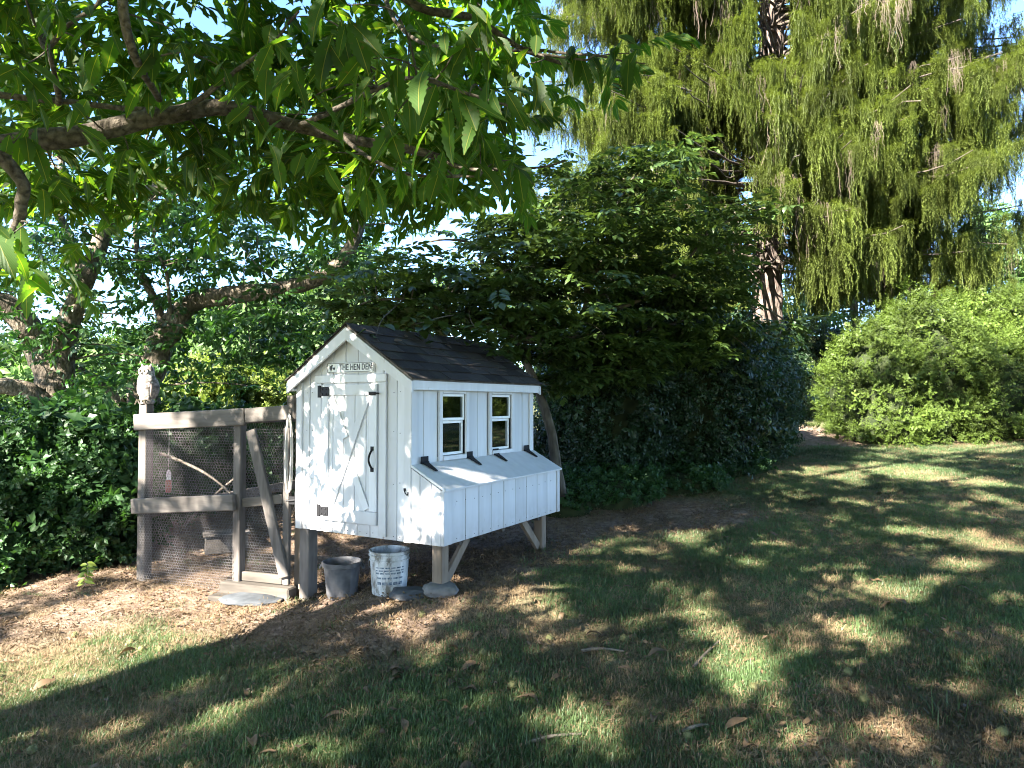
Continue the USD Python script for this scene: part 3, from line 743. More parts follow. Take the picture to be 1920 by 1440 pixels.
for yh in (.14, .74, 1.15, 1.70):
    h = MB()
    h.box((NX0 + .013, yh - .045, NZH + .012), (NX0 + .018, yh + .045, NZH + .065), .002)
    q = np.array([NX0 + .012, 0, NZH + .018])
    h.add(*tube([q + [0.006, yh - .045, .0], q + [.006, yh + .045, .0]], .009, 8)[:2])
    tri = [(0, -.04), (0, .04), (.13, .012), (.13, -.012)]
    vv = np.array([q + uu * p[0] + np.array([0, yh + p[1], 0]) + nn * k_ for k_ in (.002, .008) for p in tri])
    ff = np.array([(0, 1, 2, 3), (4, 7, 6, 5), (0, 4, 5, 1), (1, 5, 6, 2), (2, 6, 7, 3), (3, 7, 4, 0)])
    m_ = trimesh.Trimesh(vv, np.vstack([ff[:, [0, 1, 2]], ff[:, [0, 2, 3]]])); m_.fix_normals()
    h.mesh(m_)
    h.build("hinge", "black_iron", lid)
hk = MB()
hk.add(*tube(curve([(NX0 - .045, -.022, .385), (NX0 - .03, -.03, .36), (NX0 - .012, -.03, .345), (NX0 - .01, -.024, .37)], 10), .004, 6)[:2])
hk.box((NX0 - .055, -.022, .375), (NX0 - .035, -.016, .395), .002)
hk.build("hook", "black_iron", nest)
# floor frame and legs
for yj in (.30, .92, 1.54):
    MB().box((.03, yj, -.05), (1.40, yj + .04, -.002), .003).build("floor_joist", "old_timber", hen)


def to_world(x, y):
    return HX + HY * x + HD * y


def leg(x, y, mt, w=.09, brace=None, top=-.003):
    g = float(ground(*[np.array([q]) for q in to_world(x, y)])[0]) - BASE - .06
    p = MB().box((x - w / 2, y - w / 2, g), (x + w / 2, y + w / 2, top), .006).build("leg", mt, hen)
    if brace:
        s, zt = brace
        b = MB().bar((x, y + s * (w / 2 + .01), -.30), (x, y + s * .34, -.02), .07, .035, (0, 0, 1)).build("leg_brace", mt, hen)


leg(1.36, .115, "brown_post", .09, (1, 0))
leg(1.36, 1.66, "brown_post", .085, (-1, 0))
leg(.062, .062, "grey_wood", .105)
leg(.062, 1.76, "grey_wood", .09)

# sign above the door: a thing of its own
sg = thing("name_sign", "small pale sign reading THE HEN DEN above the hen house door", "sign", (HX[0], HX[1], BASE), RZ)
SX0, SX1, SZ0, SZ1 = .335, .830, 1.255, 1.338
MB().box((SX0, -.016, SZ0), (SX1, -.004, SZ1), .002).build("plate", "sign_plate", sg)
fr = MB()
for a, b in (((SX0 + .006, SZ0 + .005), (SX1 - .006, SZ0 + .0095)), ((SX0 + .006, SZ1 - .0095), (SX1 - .006, SZ1 - .005)), ((SX0 + .006, SZ0 + .009), (SX0 + .010, SZ1 - .009)), ((SX1 - .010, SZ0 + .009), (SX1 - .006, SZ1 - .009))):
    fr.box((a[0], -.0175, a[1]), (b[0], -.0155, b[1]))
fr.build("border", "sign_ink", sg)
tm = meshkit.text_mesh("THE HEN DEN", .046, .002, bold=True)
e = tm.bounds
sc = .335 / (e[1][0] - e[0][0])
tv = np.array(tm.vertices); tv[:, 0] = (tv[:, 0] - e[0][0]) * sc; tv[:, 1] -= e[0][1]
part("lettering", (np.column_stack([tv[:, 0] + SX0 + .135, -.0155 - tv[:, 2], tv[:, 1] + SZ0 + .02]), tm.faces), "sign_ink", sg)
em = MB()
for cx_, cz_, r_ in ((.045, .042, .016), (.078, .036, .011), (.056, .060, .008)):
    m_ = trimesh.creation.cylinder(r_, .002, sections=16); m_.apply_transform(trimesh.transformations.rotation_matrix(math.pi / 2, [1, 0, 0])); m_.apply_translation((SX0 + cx_, -.0165, SZ0 + cz_)); em.mesh(m_)
em.box((SX0 + .04, -.0175, SZ0 + .014), (SX0 + .044, -.0155, SZ0 + .028)).box((SX0 + .05, -.0175, SZ0 + .014), (SX0 + .054, -.0155, SZ0 + .028))
em.build("emblem", "sign_ink", sg)
em = MB()
for k_ in range(4):
    em.box((SX1 - .024, -.0175, SZ0 + .018 + k_ * .014), (SX1 - .016, -.0155, SZ0 + .026 + k_ * .014))
em.build("emblem", "sign_ink", sg)

# ------------------------------------------------------------------ chicken run
A = at(270, 1080, 6.2)[:2]
B = to_world(-.03, .05)
ru = B - A; RL = np.linalg.norm(ru); ru /= RL
rn = np.array([-ru[1], ru[0]])          # away from the camera
if rn[1] < 0: rn = -rn
run = thing("chicken_run", "weathered grey wooden chicken run with hexagon wire beside the hen house", "chicken run", (A[0], A[1], 0), math.degrees(math.atan2(ru[1], ru[0])))


def rz(x, y=0.0):
    p = A + ru * x + rn * y
    return float(ground(np.array([p[0]]), np.array([p[1]]))[0])


def zpix(py, x):
    """height that shows at picture row py on the run's front, x metres along it"""
    p = A + ru * x
    return float(at(960, py, p[1])[2])


def xpix(px):
    u = (px - 960) / FPX
    return float((u * A[1] - A[0]) / (ru[0] - u * ru[1]))


XG = xpix(453)                      # the gate's hinge post
RD = 2.5
MB().box((-.045, -.045, rz(0) - .1), (.045, .045, zpix(757, 0)), .006).build("post", "grey_wood", run)
MB().box((XG - .04, -.05, rz(XG) - .05), (XG + .035, .03, zpix(789, XG)), .006).build("post", "grey_wood", run)
MB().box((RL - .10, .06, rz(RL) - .05), (RL - .02, .14, zpix(742, RL)), .006).build("post", "brown_post", run)
MB().bar((-.06, -.068, (zpix(775, 0) + zpix(808, 0)) / 2), (XG + .1, -.068, (zpix(766, XG) + zpix(796, XG)) / 2), .145, .04, (0, 0, 1), .006).build("rail", "rail_wood", run)
MB().bar((XG + .103, -.064, zpix(779, XG + .1)), (RL - .02, -.03, zpix(772, RL)), .12, .04, (0, 0, 1), .006).build("rail", "rail_wood", run)
MB().bar((-.075, -.07, (zpix(932, 0) + zpix(964, 0)) / 2), (XG + .0, -.072, (zpix(926, XG) + zpix(953, XG)) / 2), .135, .04, (0, 0, 1), .006).build("rail", "rail_wood", run)
for x, y in ((0, RD), (RL * .55, RD), (RL + .05, RD)):
    MB().box((x - .045, y - .045, rz(x, y) - .1), (x + .045, y + .045, 1.55), .006).build("post", "grey_wood", run)
MB().box((-.04, RD - .10, 1.40), (RL, RD - .05, 1.52), .006).build("rail", "rail_wood", run)
MB().bar((-.0, .05, 1.42), (-.0, RD - .05, 1.47), .10, .04, (0, 0, 1), .006).build("rail", "rail_wood", run)
MB().bar((.0, .05, .60), (.0, RD - .05, .62), .10, .04, (0, 0, 1), .006).build("rail", "rail_wood", run)
MB().bar((XG, .0, 1.46), (XG, RD - .11, 1.46), .08, .04, (0, 0, 1), .006).build("rail", "rail_wood", run)
gate = UsdGeom.Xform.Define(stage, str(run.GetPath()) + "/gate").GetPrim()
GX0, GX1 = XG + .045, RL - .09
gz0, gz1 = zpix(1090, XG + .2), zpix(797, XG + .2)
MB().box((GX1 - .06, -.03, gz0), (GX1, .01, gz1 - .02), .005).build("stile", "grey_wood", gate)
MB().box((GX0, -.03, gz0), (GX1 - .062, .01, gz0 + .075), .005).build("bottom_board", "old_timber", gate)
MB().bar((xpix(478), -.045, zpix(806, xpix(478))), (xpix(543), -.045, zpix(1080, xpix(543))), .095, .03, (1, 0, 0), .005).build("brace", "grey_wood", gate)
MB().bar((GX0, -.02, zpix(942, GX0)), (GX1 - .062, -.02, zpix(935, GX1)), .08, .03, (0, 0, 1), .005).build("rail", "old_timber", gate)


def hexnet(x0, x1, z0, z1, cell=.027, r=.0016, jit=.0018, seed=0):
    """Hexagonal wire netting in a flat panel; z0, z1 may be functions of x."""
    rng = np.random.default_rng(seed)
    f0 = z0 if callable(z0) else (lambda x: z0)
    f1 = z1 if callable(z1) else (lambda x: z1)
    s = cell / math.sqrt(3)
    nx = int((x1 - x0) / cell) + 2
    zmin, zmax = min(f0(x0), f0(x1)), max(f1(x0), f1(x1))
    nz = int((zmax - zmin) / (1.5 * s)) + 2
    i, j = np.meshgrid(np.arange(nx), np.arange(nz), indexing="ij")
    cx = x0 + (i + .5 * (j % 2)) * cell
    cz = zmin + j * 1.5 * s
    top = np.stack([cx, cz + s], -1)
    ur = np.stack([cx + cell / 2, cz + s / 2], -1)
    ul = np.stack([cx - cell / 2, cz + s / 2], -1)
    lr = np.stack([cx + cell / 2, cz - s / 2], -1)
    seg = np.concatenate([np.stack([ul, top], -2).reshape(-1, 2, 2), np.stack([top, ur], -2).reshape(-1, 2, 2), np.stack([lr, ur], -2).reshape(-1, 2, 2)])
    mid = seg.mean(1)
    F0, F1 = np.vectorize(f0)(mid[:, 0]), np.vectorize(f1)(mid[:, 0])
    seg = seg[(mid[:, 0] > x0) & (mid[:, 0] < x1) & (mid[:, 1] > F0) & (mid[:, 1] < F1)]
    # sag of the netting, the same for joined ends
    def depth(p): return .02 * (meshkit.noise(np.column_stack([p * 4.0, np.zeros(len(p))]), seed) - .5)
    wob = lambda p: p + .004 * np.stack([meshkit.noise(np.column_stack([p * 9, np.zeros(len(p))]), seed + 1) - .5, meshkit.noise(np.column_stack([p * 9, np.ones(len(p))]), seed + 2) - .5], 1)
    a2, b2 = seg[:, 0], seg[:, 1]
    a = np.column_stack([wob(a2)[:, 0], depth(a2), wob(a2)[:, 1]])
    b = np.column_stack([wob(b2)[:, 0], depth(b2), wob(b2)[:, 1]])
    d = b - a; d /= np.linalg.norm(d, axis=1, keepdims=True)
    p = np.cross(d, [0, 1.0, 0]); q = np.tile([0, 1.0, 0], (len(d), 1))
    V = []
    for k_ in range(3):
        an = 2 * np.pi * k_ / 3 + .5
        off = r * (math.cos(an) * p + math.sin(an) * q)
        V += [a + off, b + off]
    V = np.stack(V, 1)
    n = len(a)
    base = np.arange(n)[:, None] * 6
    ff = np.concatenate([base + np.array(t) for t in ((0, 1, 3), (0, 3, 2), (2, 3, 5), (2, 5, 4), (4, 5, 1), (4, 1, 0))])
    return V.reshape(-1, 3), ff


gl = lambda x: rz(max(0, min(RL, x)))
zr_t = lambda x: zpix(800, 0) + (zpix(782, XG) - zpix(800, 0)) * x / XG
v, f = hexnet(-.0, XG - .02, lambda x: gl(x) - .0, zr_t, seed=1)
part("wire_netting", (v + [0, -.048 + 0, 0], f), "galvanised_wire", run)
v, f = hexnet(GX0, GX1, gz0 + .05, gz1 - .02, seed=2)
part("wire_netting", (v + [0, .014, 0], f), "galvanised_wire", gate)
v, f = hexnet(0, RD, lambda x: rz(0, x), 1.45, .040, .0009, seed=3)
part("wire_netting", (np.column_stack([v[:, 1] - .048, v[:, 0], v[:, 2]]), f), "galvanised_wire", run)
v, f = hexnet(0, RL, lambda x: rz(x, RD), 1.45, .040, .0009, seed=4)
part("wire_netting", (v + [0, RD - .05, 0], f), "galvanised_wire", run)
# hinges / latch of the gate on the house
h = MB()
h.box((RL - .075, -.052, zpix(945, RL)), (RL + .0, -.034, zpix(930, RL)), .003)
h.box((RL - .012, -.062, zpix(952, RL)), (RL + .005, -.034, zpix(920, RL)), .003)
h.add(*tube([(RL - .09, -.06, zpix(938, RL)), (RL + .0, -.06, zpix(936, RL))], .008, 8)[:2])
h.build("gate_latch", "black_iron", run)
h = MB().box((RL - .03, -.05, zpix(770, RL)), (RL - .012, -.02, zpix(738, RL)), .003).box((RL - .10, -.055, zpix(785, RL)), (RL - .022, -.036, zpix(742, RL)), .008)
h.build("hook_block", "old_timber", run)

# things in and about the run
rope = MB()
q0 = np.array([RL - .06, -.075])
pts = []
for k_ in range(40):
    t = k_ / 39
    an = t * 2 * np.pi * 2
    z = (zpix(775, RL) + zpix(925, RL)) / 2 + math.cos(an) * (zpix(775, RL) - zpix(925, RL)) / 2 * (1 - .06 * t)
    pts.append((q0[0] + .028 * math.sin(an) + .01 * t, q0[1] - .012 * math.sin(an * .5) - .006 * t, z))
P3 = [np.append(A + ru * p[0] + rn * p[1], p[2]) for p in pts]
rope.add(*tube(curve(P3, 120), .006, 6)[:2])
solo("hanging_rope", rope.out(), "rope", "pale rope looped and hanging on the post where the run meets the hen house", "rope", smooth=True)

# owl decoy on the left post
oz = zpix(757, 0)
owl = thing("owl_decoy", "pale mottled owl figure standing on the run's left corner post", "owl decoy", (A[0], A[1], oz), -14)
prof = [(0.0, .0), (.058, .0), (.062, .02), (.058, .05), (.068, .085), (.081, .14), (.084, .19), (.077, .235), (.066, .262), (.067, .285), (.066, .31), (.054, .332), (.03, .345), (.0, .348)]
body = lathe(prof, 28)
bv = np.array(body.vertices)
bv[:, 1] *= .88
bv += .004 * (meshkit.fbm(bv * 40, 2, 3)[:, None] - .5)
part("body", (bv, body.faces), "owl_plumage", owl, 60)
for s in (-1, 1):
    ear = trimesh.creation.cone(.02, .055, sections=10)
    ear.apply_transform(trimesh.transformations.rotation_matrix(.25 * s, [0, 1, 0])); ear.apply_translation((s * .038, -.008, .318))
    part("ear_tuft", ear, "owl_plumage", owl, 60)
    wing = trimesh.creation.icosphere(3, 1.0)
    wv = np.array(wing.vertices) * [.018, .055, .105]
    wv[:, 0] += s * (.073 - .02 * (wv[:, 2] / .105) ** 2); wv[:, 2] += .145; wv[:, 1] += .018
    part("wing", (wv, wing.faces), "owl_wing", owl, 60)
    eye = trimesh.creation.icosphere(2, .0125); eye.apply_translation((s * .024, -.052, .297))
    part("eye", eye, "owl_eye", owl, 60)
    disc = trimesh.creation.icosphere(2, 1.0)
    dv = np.array(disc.vertices) * [.029, .012, .032] + [s * .025, -.046, .292]
    part("face_disc", (dv, disc.faces), "owl_plumage", owl, 60)
bk = trimesh.creation.cone(.010, .03, sections=8); bk.apply_transform(trimesh.transformations.rotation_matrix(2.3, [1, 0, 0])); bk.apply_translation((0, -.056, .283))
part("beak", bk, "owl_eye", owl, 60)
bs = lathe([(0, -.001), (.062, -.001), (.068, .014), (.064, .03), (.0, .03)], 24)
part("base", bs, "owl_wing", owl, 30)
for s in (-1, 1):
    ft = MB()
    for t_ in (-.014, 0, .014):
        ft.add(*tube([(s * .03 + t_, -.05, .034), (s * .03 + t_, -.066, .028), (s * .03 + t_, -.072, .016)], [.007, .006, .003], 6)[:2])
    ft.build("foot", "owl_eye", owl)

# bucket, rubber pan, slab, sill
def grounded(px, py):
    return on_ground(px, py)


p = at(730, 1108, 5.28); p[2] = float(ground(p[0:1], p[1:2])[0])
zb = p[2]
bk = thing("white_bucket", "dirty white plastic bucket standing under the hen house", "bucket", p, 20)
sc_ = (float(at(730, 1030, 5.28)[2]) - zb) / .37
prof = np.array([(0, .0), (.128, .0), (.131, .008), (.148, .29), (.156, .292), (.156, .302), (.149, .304), (.150, .33), (.158, .332), (.158, .342), (.151, .345), (.152, .362), (.157, .364), (.157, .371), (.147, .372), (.143, .36), (.126, .02), (.0, .018)])
prof = prof * [1.0, sc_]
part("body", lathe(prof, 40), "bucket_plastic", bk, 40)
lb = []
for i in range(26):
    a0, a1 = -2.5 + i * .06, -2.5 + (i + 1) * .06
    for (z0, z1) in ((.10, .125), (.15, .165), (.19, .205), (.215, .225), (.24, .25)):
        if (i * 7 + int(z0 * 100)) % 5 == 0: continue
        r0, r1 = .131 + .017 * (z0 / .29) + .0022, .131 + .017 * (z1 / .29) + .0022
        lb.append([(r0 * math.cos(a0), r0 * math.sin(a0), z0 * sc_), (r0 * math.cos(a1), r0 * math.sin(a1), z0 * sc_), (r1 * math.cos(a1), r1 * math.sin(a1), z1 * sc_), (r1 * math.cos(a0), r1 * math.sin(a0), z1 * sc_)])
q_ = np.arange(len(lb))[:, None] * 4
part("print_block", (np.array(lb).reshape(-1, 3), np.vstack([q_ + [0, 1, 2], q_ + [0, 2, 3]])), "bucket_print", bk, kind="stuff")
hb = [( .160 * math.cos(t), .160 * math.sin(t), (.32 - .17 * math.sin((t - .2))) * sc_) for t in np.linspace(.2, math.pi + .2, 24)]
MB().add(*tube(hb, .003, 6)[:2]).build("bail_handle", "galvanised_wire", bk)
p = at(641, 1112, 5.42); p[2] = float(ground(p[0:1], p[1:2])[0]) - .01
rubber = thing("rubber_bucket", "black rubber feed bucket beside the white bucket under the hen house", "bucket", p, 0)
zt = float(at(641, 1052, 5.42)[2]) - p[2]
prof = np.array([(0, 0), (.105, .0), (.11, .01), (.128, .16), (.14, zt - .035), (.155, zt - .03), (.157, zt), (.147, zt + .004), (.142, zt - .02), (.118, .03), (.0, .025)])
part("body", lathe(prof, 40), "black_rubber", rubber, 40)
for s in (-1, 1):
    MB().add(*tube([(s * .155, -.03, zt - .02), (s * .172, -.02, zt - .05), (s * .172, .02, zt - .05), (s * .155, .03, zt - .02)], .006, 6)[:2]).build("handle_lug", "black_rubber", rubber)


def rock(rx, ry, rz_, seed, sub=3):
    m = trimesh.creation.icosphere(sub, 1.0)
    v = np.array(m.vertices)
    k_ = .72 + .55 * meshkit.fbm(v * 1.7 + seed * 3.1, 3, seed)
    v = v * k_[:, None]
    v = np.sign(v) * np.abs(v) ** .8
    return v * [rx, ry, rz_], np.array(m.faces)


def place_rock(name, px, py, Y, dims, seed, mt, label, cat, sink=.3):
    p = at(px, py, Y)
    p[2] = float(ground(p[0:1], p[1:2])[0])
    v, f = rock(*dims, seed)
    return solo(name, (v + p + [0, 0, dims[2] * (1 - sink) * .7], f), mt, label, cat, smooth=50)


place_rock("flat_stone", 768, 1113, 5.0, (.14, .09, .05), 2, "slate", "dark slate coloured stone lying between the white bucket and the near leg", "stone")
place_rock("footing_stone", 826, 1112, 4.98, (.13, .11, .05), 5, "stone", "pale footing stone under the near leg of the hen house", "stone")
place_rock("slab_stone", 478, 1134, 5.62, (.26, .16, .035), 8, "slate", "flat grey stone slab in front of the gate sill", "stone", .2)
sp = at(483, 1106, 5.72)
gs = float(ground(sp[0:1], sp[1:2])[0])
sill = thing("timber_sill", "old dark timber sill lying on the ground below the run's gate", "timber", (sp[0], sp[1], gs), math.degrees(math.atan2(ru[1], ru[0])))
MB().box((-.36, -.05, -.04), (.34, .07, .11), .012).build("beam", "old_timber", sill)
MB().box((-.36, -.18, -.05), (.12, -.055, .03), .012).build("step_board", "old_timber", sill)
# inside the run
p = at(424, 1042, 7.0); p[2] = float(ground(p[0:1], p[1:2])[0])
nb = thing("low_box", "low grey wooden box on the floor inside the chicken run", "box", p, 25)
MB().box((-.20, -.14, .0), (.20, -.12, .17), .004).build("front_panel", "grey_wood", nb)
MB().box((-.20, .12, .0), (.20, .14, .17), .004).build("back_panel", "grey_wood", nb)
MB().box((-.20, -.119, .0), (-.18, .119, .17), .004).build("end_panel", "grey_wood", nb)
MB().box((.18, -.119, .0), (.20, .119, .17), .004).build("end_panel", "grey_wood", nb)
MB().box((-.22, -.16, .172), (.22, .16, .19), .004).build("top_board", "grey_wood", nb)
p = at(316, 905, 7.0)
fd = thing("hanging_feeder", "small white and red feeder hanging inside the run behind the left netting", "feeder", p, 0)
part("tube", lathe([(0, .03), (.022, .03), (.024, .10), (.018, .12), (.008, .13), (0, .13)], 20), "sign_plate", fd, 40)
part("tray", lathe([(0, -.10), (.025, -.10), (.03, -.06), (.03, .0), (.024, .028), (.0, .028)], 20), "red_plastic", fd, 40)
MB().add(*tube([(0, 0, .13), (0, 0, 1.5 - p[2])], .0025, 5)[:2]).build("cord", "rope", fd)
for (a, b, la_) in (((300, 850, 7.0), (432, 925, 6.9), "pale thin perch branch slanting down to the right inside the run"), ((345, 985, 7.4), (450, 890, 6.9), "brown perch branch slanting up to the right inside the run")):
    c = curve([at(*a), (at(*a) + at(*b)) / 2 + [0, .05, .04], at(*b)], 14)
    v, f, _ = tube(c, np.linspace(.018, .011, 14), 7, .25, 4, 20)
    solo("perch_branch", (v, f), "thin_bark", la_, "branch", smooth=True)
# ------------------------------------------------------------------ foliage builders
def spray_protos(seed, k, n, L, W, twig, material, bark_mat=None, **kw):
    rng = np.random.default_rng(seed)
    out = []
    for i in range(k):
        lv, each, tw = spray(rng, n, L, W, twig, **kw)
        v, f, uv = lv if bark_mat is None else lv
        out.append(("leaf_spray", (v, f), material, uv))
    return out


def ellipsoid_points(rng, c, r, n, shell=0.0):
    d = rng.normal(size=(n, 3)); d /= np.linalg.norm(d, axis=1, keepdims=True)
    t = (shell ** 3 + (1 - shell ** 3) * rng.random(n)) ** (1 / 3)
    return np.asarray(c) + d * t[:, None] * r


def blobs(rng, spec):
    """spec: (px, py, Y, rx px, ry px, depth radius m, n). Points of a crown's clumps."""
    out = []
    for px, py, Y, rx, ry, rY, n in spec:
        m = Y / FPX
        out.append(ellipsoid_points(rng, at(px, py, Y), np.array([rx * m, rY, ry * m]), n))
    return np.vstack(out)


def clumped(rng, pts, scale, keep, seed):
    """Thins the points by noise so that light and dark clumps and gaps appear."""
    q = meshkit.fbm(pts * scale, 3, seed)
    return pts[q > np.quantile(q, 1 - keep)]


def limb(name, parent, ctrl, r0, r1, material, n=40, sides=12, rough=.16, seed=0, freq=9.0):
    c = curve(ctrl, n)
    w = (meshkit.fbm(np.column_stack([np.linspace(0, 9, n), np.full(n, seed * 7.3), np.zeros(n)]), 3, seed) - .5)
    w2 = (meshkit.fbm(np.column_stack([np.linspace(0, 9, n), np.full(n, seed * 3.1 + 50), np.zeros(n)]), 3, seed + 1) - .5)
    c = c + np.column_stack([w2 * r0 * .6, np.zeros(n), w * r0 * .9])
    v, f, _ = tube(c, np.linspace(r0, r1, n), sides, rough, seed, freq)
    part(name, (v, f), material, parent, True)
    return c


def twigs_to(name, parent, centers, ends, material, r=.006, seed=0):
    """Thin boughs that carry the leaves, each a part."""
    rng = np.random.default_rng(seed)
    for e in ends:
        k = np.argmin(np.linalg.norm(centers - e, axis=1) + .5 * np.abs(centers[:, 2] - e[2]))
        a = centers[k]
        L = np.linalg.norm(e - a)
        m = (a + e) / 2 + rng.normal(0, .08, 3) * L + [0, 0, .06 * L]
        v, f, _ = tube(curve([a, m, e], 12), np.linspace(r * (1 + .5 * L), r * .5, 12), 5, .15, seed, 20)
        part(name, (v, f), material, parent, True)


def sun_on_ground(p, gz):
    """Where the shadow of p falls at the height gz."""
    t = (p[:, 2] - gz) / SUN[2]
    return p[:, :2] - SUN[None, :2] * t[:, None]


# ------------------------------------------------------------------ chestnut trees: one whose limbs hang into the picture, one behind the camera
FLECKS = []   # gaps of the crown through which the sun reaches the lawn: centre x, y, half sizes across and along the sun
for px, py, rx, ry in ((1380, 1215, 62, 62), (1325, 1275, 28, 26), (1100, 1350, 95, 60), (1150, 1400, 60, 40), (1690, 1378, 52, 40), (1600, 1098, 80, 34), (1610, 1190, 85, 26), (1290, 1148, 40, 28), (1000, 1130, 70, 30),
                       (1060, 1100, 40, 14), (1285, 1012, 45, 20), (1390, 1003, 42, 20), (1735, 1005, 40, 16), (1855, 1012, 60, 24), (1775, 1065, 28, 16), (1450, 925, 95, 13), (1560, 890, 75, 12), (1705, 885, 95, 15), (1790, 895, 70, 16),
                       (1885, 945, 45, 15), (1760, 836, 190, 9), (1590, 940, 40, 10), (1520, 810, 50, 16), (1690, 1290, 18, 12), (1560, 1420, 40, 30), (1200, 1165, 30, 14),
                       (100, 1240, 260, 62), (330, 1215, 190, 70), (440, 1150, 210, 66), (330, 1130, 150, 40), (620, 1150, 90, 22), (215, 1375, 55, 30), (150, 1170, 150, 40), (720, 1130, 50, 16), (30, 1330, 50, 26), (40, 1090, 80, 24), (1180, 955, 14, 8), (1270, 965, 18, 6), (1330, 880, 30, 18), (200, 1300, 40, 14), (420, 1335, 46, 18), (520, 1290, 30, 12), (300, 1395, 40, 16), (600, 1405, 40, 18), (700, 1335, 26, 12), (850, 1300, 22, 12), (60, 1400, 40, 18)):
    g = on_ground(px, py)
    m = g[1] / FPX * (.78 if px > 620 else 1.0)
    gr = max((1.6 - g[2]) / g[1], .05)
    FLECKS.append((g[0], g[1], g[2], rx * m, ry * m / gr))

_rf = np.random.default_rng(404)
for _ in range(55):
    y_ = 2.6 + 8.5 * _rf.random() ** 1.2
    x_ = _rf.uniform(-.5, .75) * y_
    FLECKS.append((x_, y_, float(ground(np.array([x_]), np.array([y_]))[0]), _rf.uniform(.02, .13), _rf.uniform(.03, .17)))
SA, SB = np.array([SUN_AZ[1], -SUN_AZ[0]]), -SUN_AZ


def lit_gap(p, margin=0.10):
    out = np.zeros(len(p), bool)
    for x, y, z, a, b in FLECKS:
        g = sun_on_ground(p, z) - [x, y]
        # sprays are wide: open a little more than the patch
        out |= ((g[:, 0] / (a + margin)) ** 2 + (g[:, 1] / (b + margin * 1.3)) ** 2) < 1
    return out


def hits_house(p):
    """Sprays whose shadow falls on the front of the house and run (plane through the front)."""
    n2 = -HD
    dist = (p[:, :2] - HX) @ n2
    t = dist / (SUN[:2] @ n2)
    q = p - SUN[None, :] * t[:, None]
    x = (q[:, :2] - HX) @ HY
    return (x > -2.6) & (x < 1.75) & (q[:, 2] > .3) & (q[:, 2] < 2.6) & (t > 0), x, q[:, 2]


ches = thing("chestnut_tree", "big chestnut tree with long toothed leaves hanging into the top left of the picture", "tree")
rc = np.random.default_rng(21)
TA = np.array([-4.7, 1.3]); ga = float(ground(TA[0:1], TA[1:2])[0])
c_main = [np.array([TA[0], TA[1], ga - .2]), np.array([TA[0] + .05, TA[1] + .05, ga + 1.3]), np.array([TA[0], TA[1] - .1, ga + 3.2]), np.array([TA[0] + .3, TA[1] - .3, ga + 6.0]), np.array([TA[0] + .5, TA[1] - .2, ga + 8.3])]
limb("trunk", ches, c_main, .34, .09, "chestnut_bark", 60, 20, .12, 1, 5)
centers = [curve(c_main, 40)[12:]]
# limb across the picture
L1 = [np.array([-4.6, 1.35, ga + 1.9]), at(-260, 320, 2.55), at(0, 272, 2.7), at(180, 238, 2.8), at(330, 214, 2.9), at(460, 213, 3.0), at(560, 238, 3.1), at(700, 268, 3.25), at(830, 300, 3.5)]
centers.append(limb("limb", ches, L1, .088, .018, "chestnut_bark", 110, 18, .17, 2, 11))
L2 = [np.array([-4.6, 1.3, ga + 2.2]), at(-300, 200, 3.0), at(-20, 178, 3.2), at(110, 192, 3.3), at(230, 205, 3.4), at(420, 190, 3.6)]
centers.append(limb("limb", ches, L2, .036, .010, "chestnut_bark", 70, 12, .17, 3, 12))
L3 = [np.array([-4.65, 1.25, ga + 2.9]), at(-160, -330, 2.6), at(60, -200, 2.35), at(190, -110, 2.25), at(228, 0, 2.2), at(240, 70, 2.25), at(262, 125, 2.35), at(300, 190, 2.6)]
centers.append(limb("limb", ches, L3, .055, .012, "chestnut_bark", 80, 16, .18, 4, 12))
L4 = [np.array([-4.5, 1.2, ga + 3.5]), at(200, -420, 3.2), at(560, -160, 3.4), at(720, -30, 3.5), at(800, 18, 3.55), at(880, 30, 3.7), at(980, 90, 3.9), at(1120, 130, 4.0)]
centers.append(limb("limb", ches, L4, .075, .010, "chestnut_bark", 90, 14, .2, 5, 10))
L5 = [at(-120, 330, 2.5), at(0, 300, 2.45), at(40, 340, 2.5), at(30, 420, 2.6), at(-10, 520, 2.7)]
centers.append(limb("limb", ches, L5, .035, .010, "chestnut_bark", 40, 10, .2, 6, 12))
for k_, (ctrl, r0) in enumerate(([[at(75, 60, 2.7), at(90, 90, 2.65), at(130, 45, 2.6), at(185, 5, 2.6), at(230, -60, 2.7)], .012], [[at(110, 195, 3.3), at(95, 110, 2.9), at(75, 60, 2.7), at(40, -30, 2.6)], .015],
                                [[at(560, 235, 3.1), at(640, 200, 2.7), at(745, 150, 2.4), at(860, 170, 2.2), at(960, 200, 2.2)], .014], [[at(830, 300, 3.5), at(900, 318, 3.4), at(1000, 315, 3.5), at(1060, 300, 3.6)], .012],
                                [[at(640, 250, 3.2), at(700, 300, 2.9), at(790, 330, 2.7), at(900, 330, 2.6)], .012], [[at(980, 90, 3.9), at(1060, 100, 3.6), at(1150, 110, 3.4), at(1210, 120, 3.4)], .01],
                                [[at(720, -30, 3.5), at(760, 60, 3.0), at(850, 90, 2.6), at(990, 98, 2.5), at(1100, 112, 2.5)], .012], [[at(330, 214, 2.9), at(420, 150, 2.5), at(500, 90, 2.3), at(560, 20, 2.2)], .014])):
    centers.append(limb("branch", ches, ctrl, r0, .004, "chestnut_bark", 30, 8, .15, 30 + k_, 15))
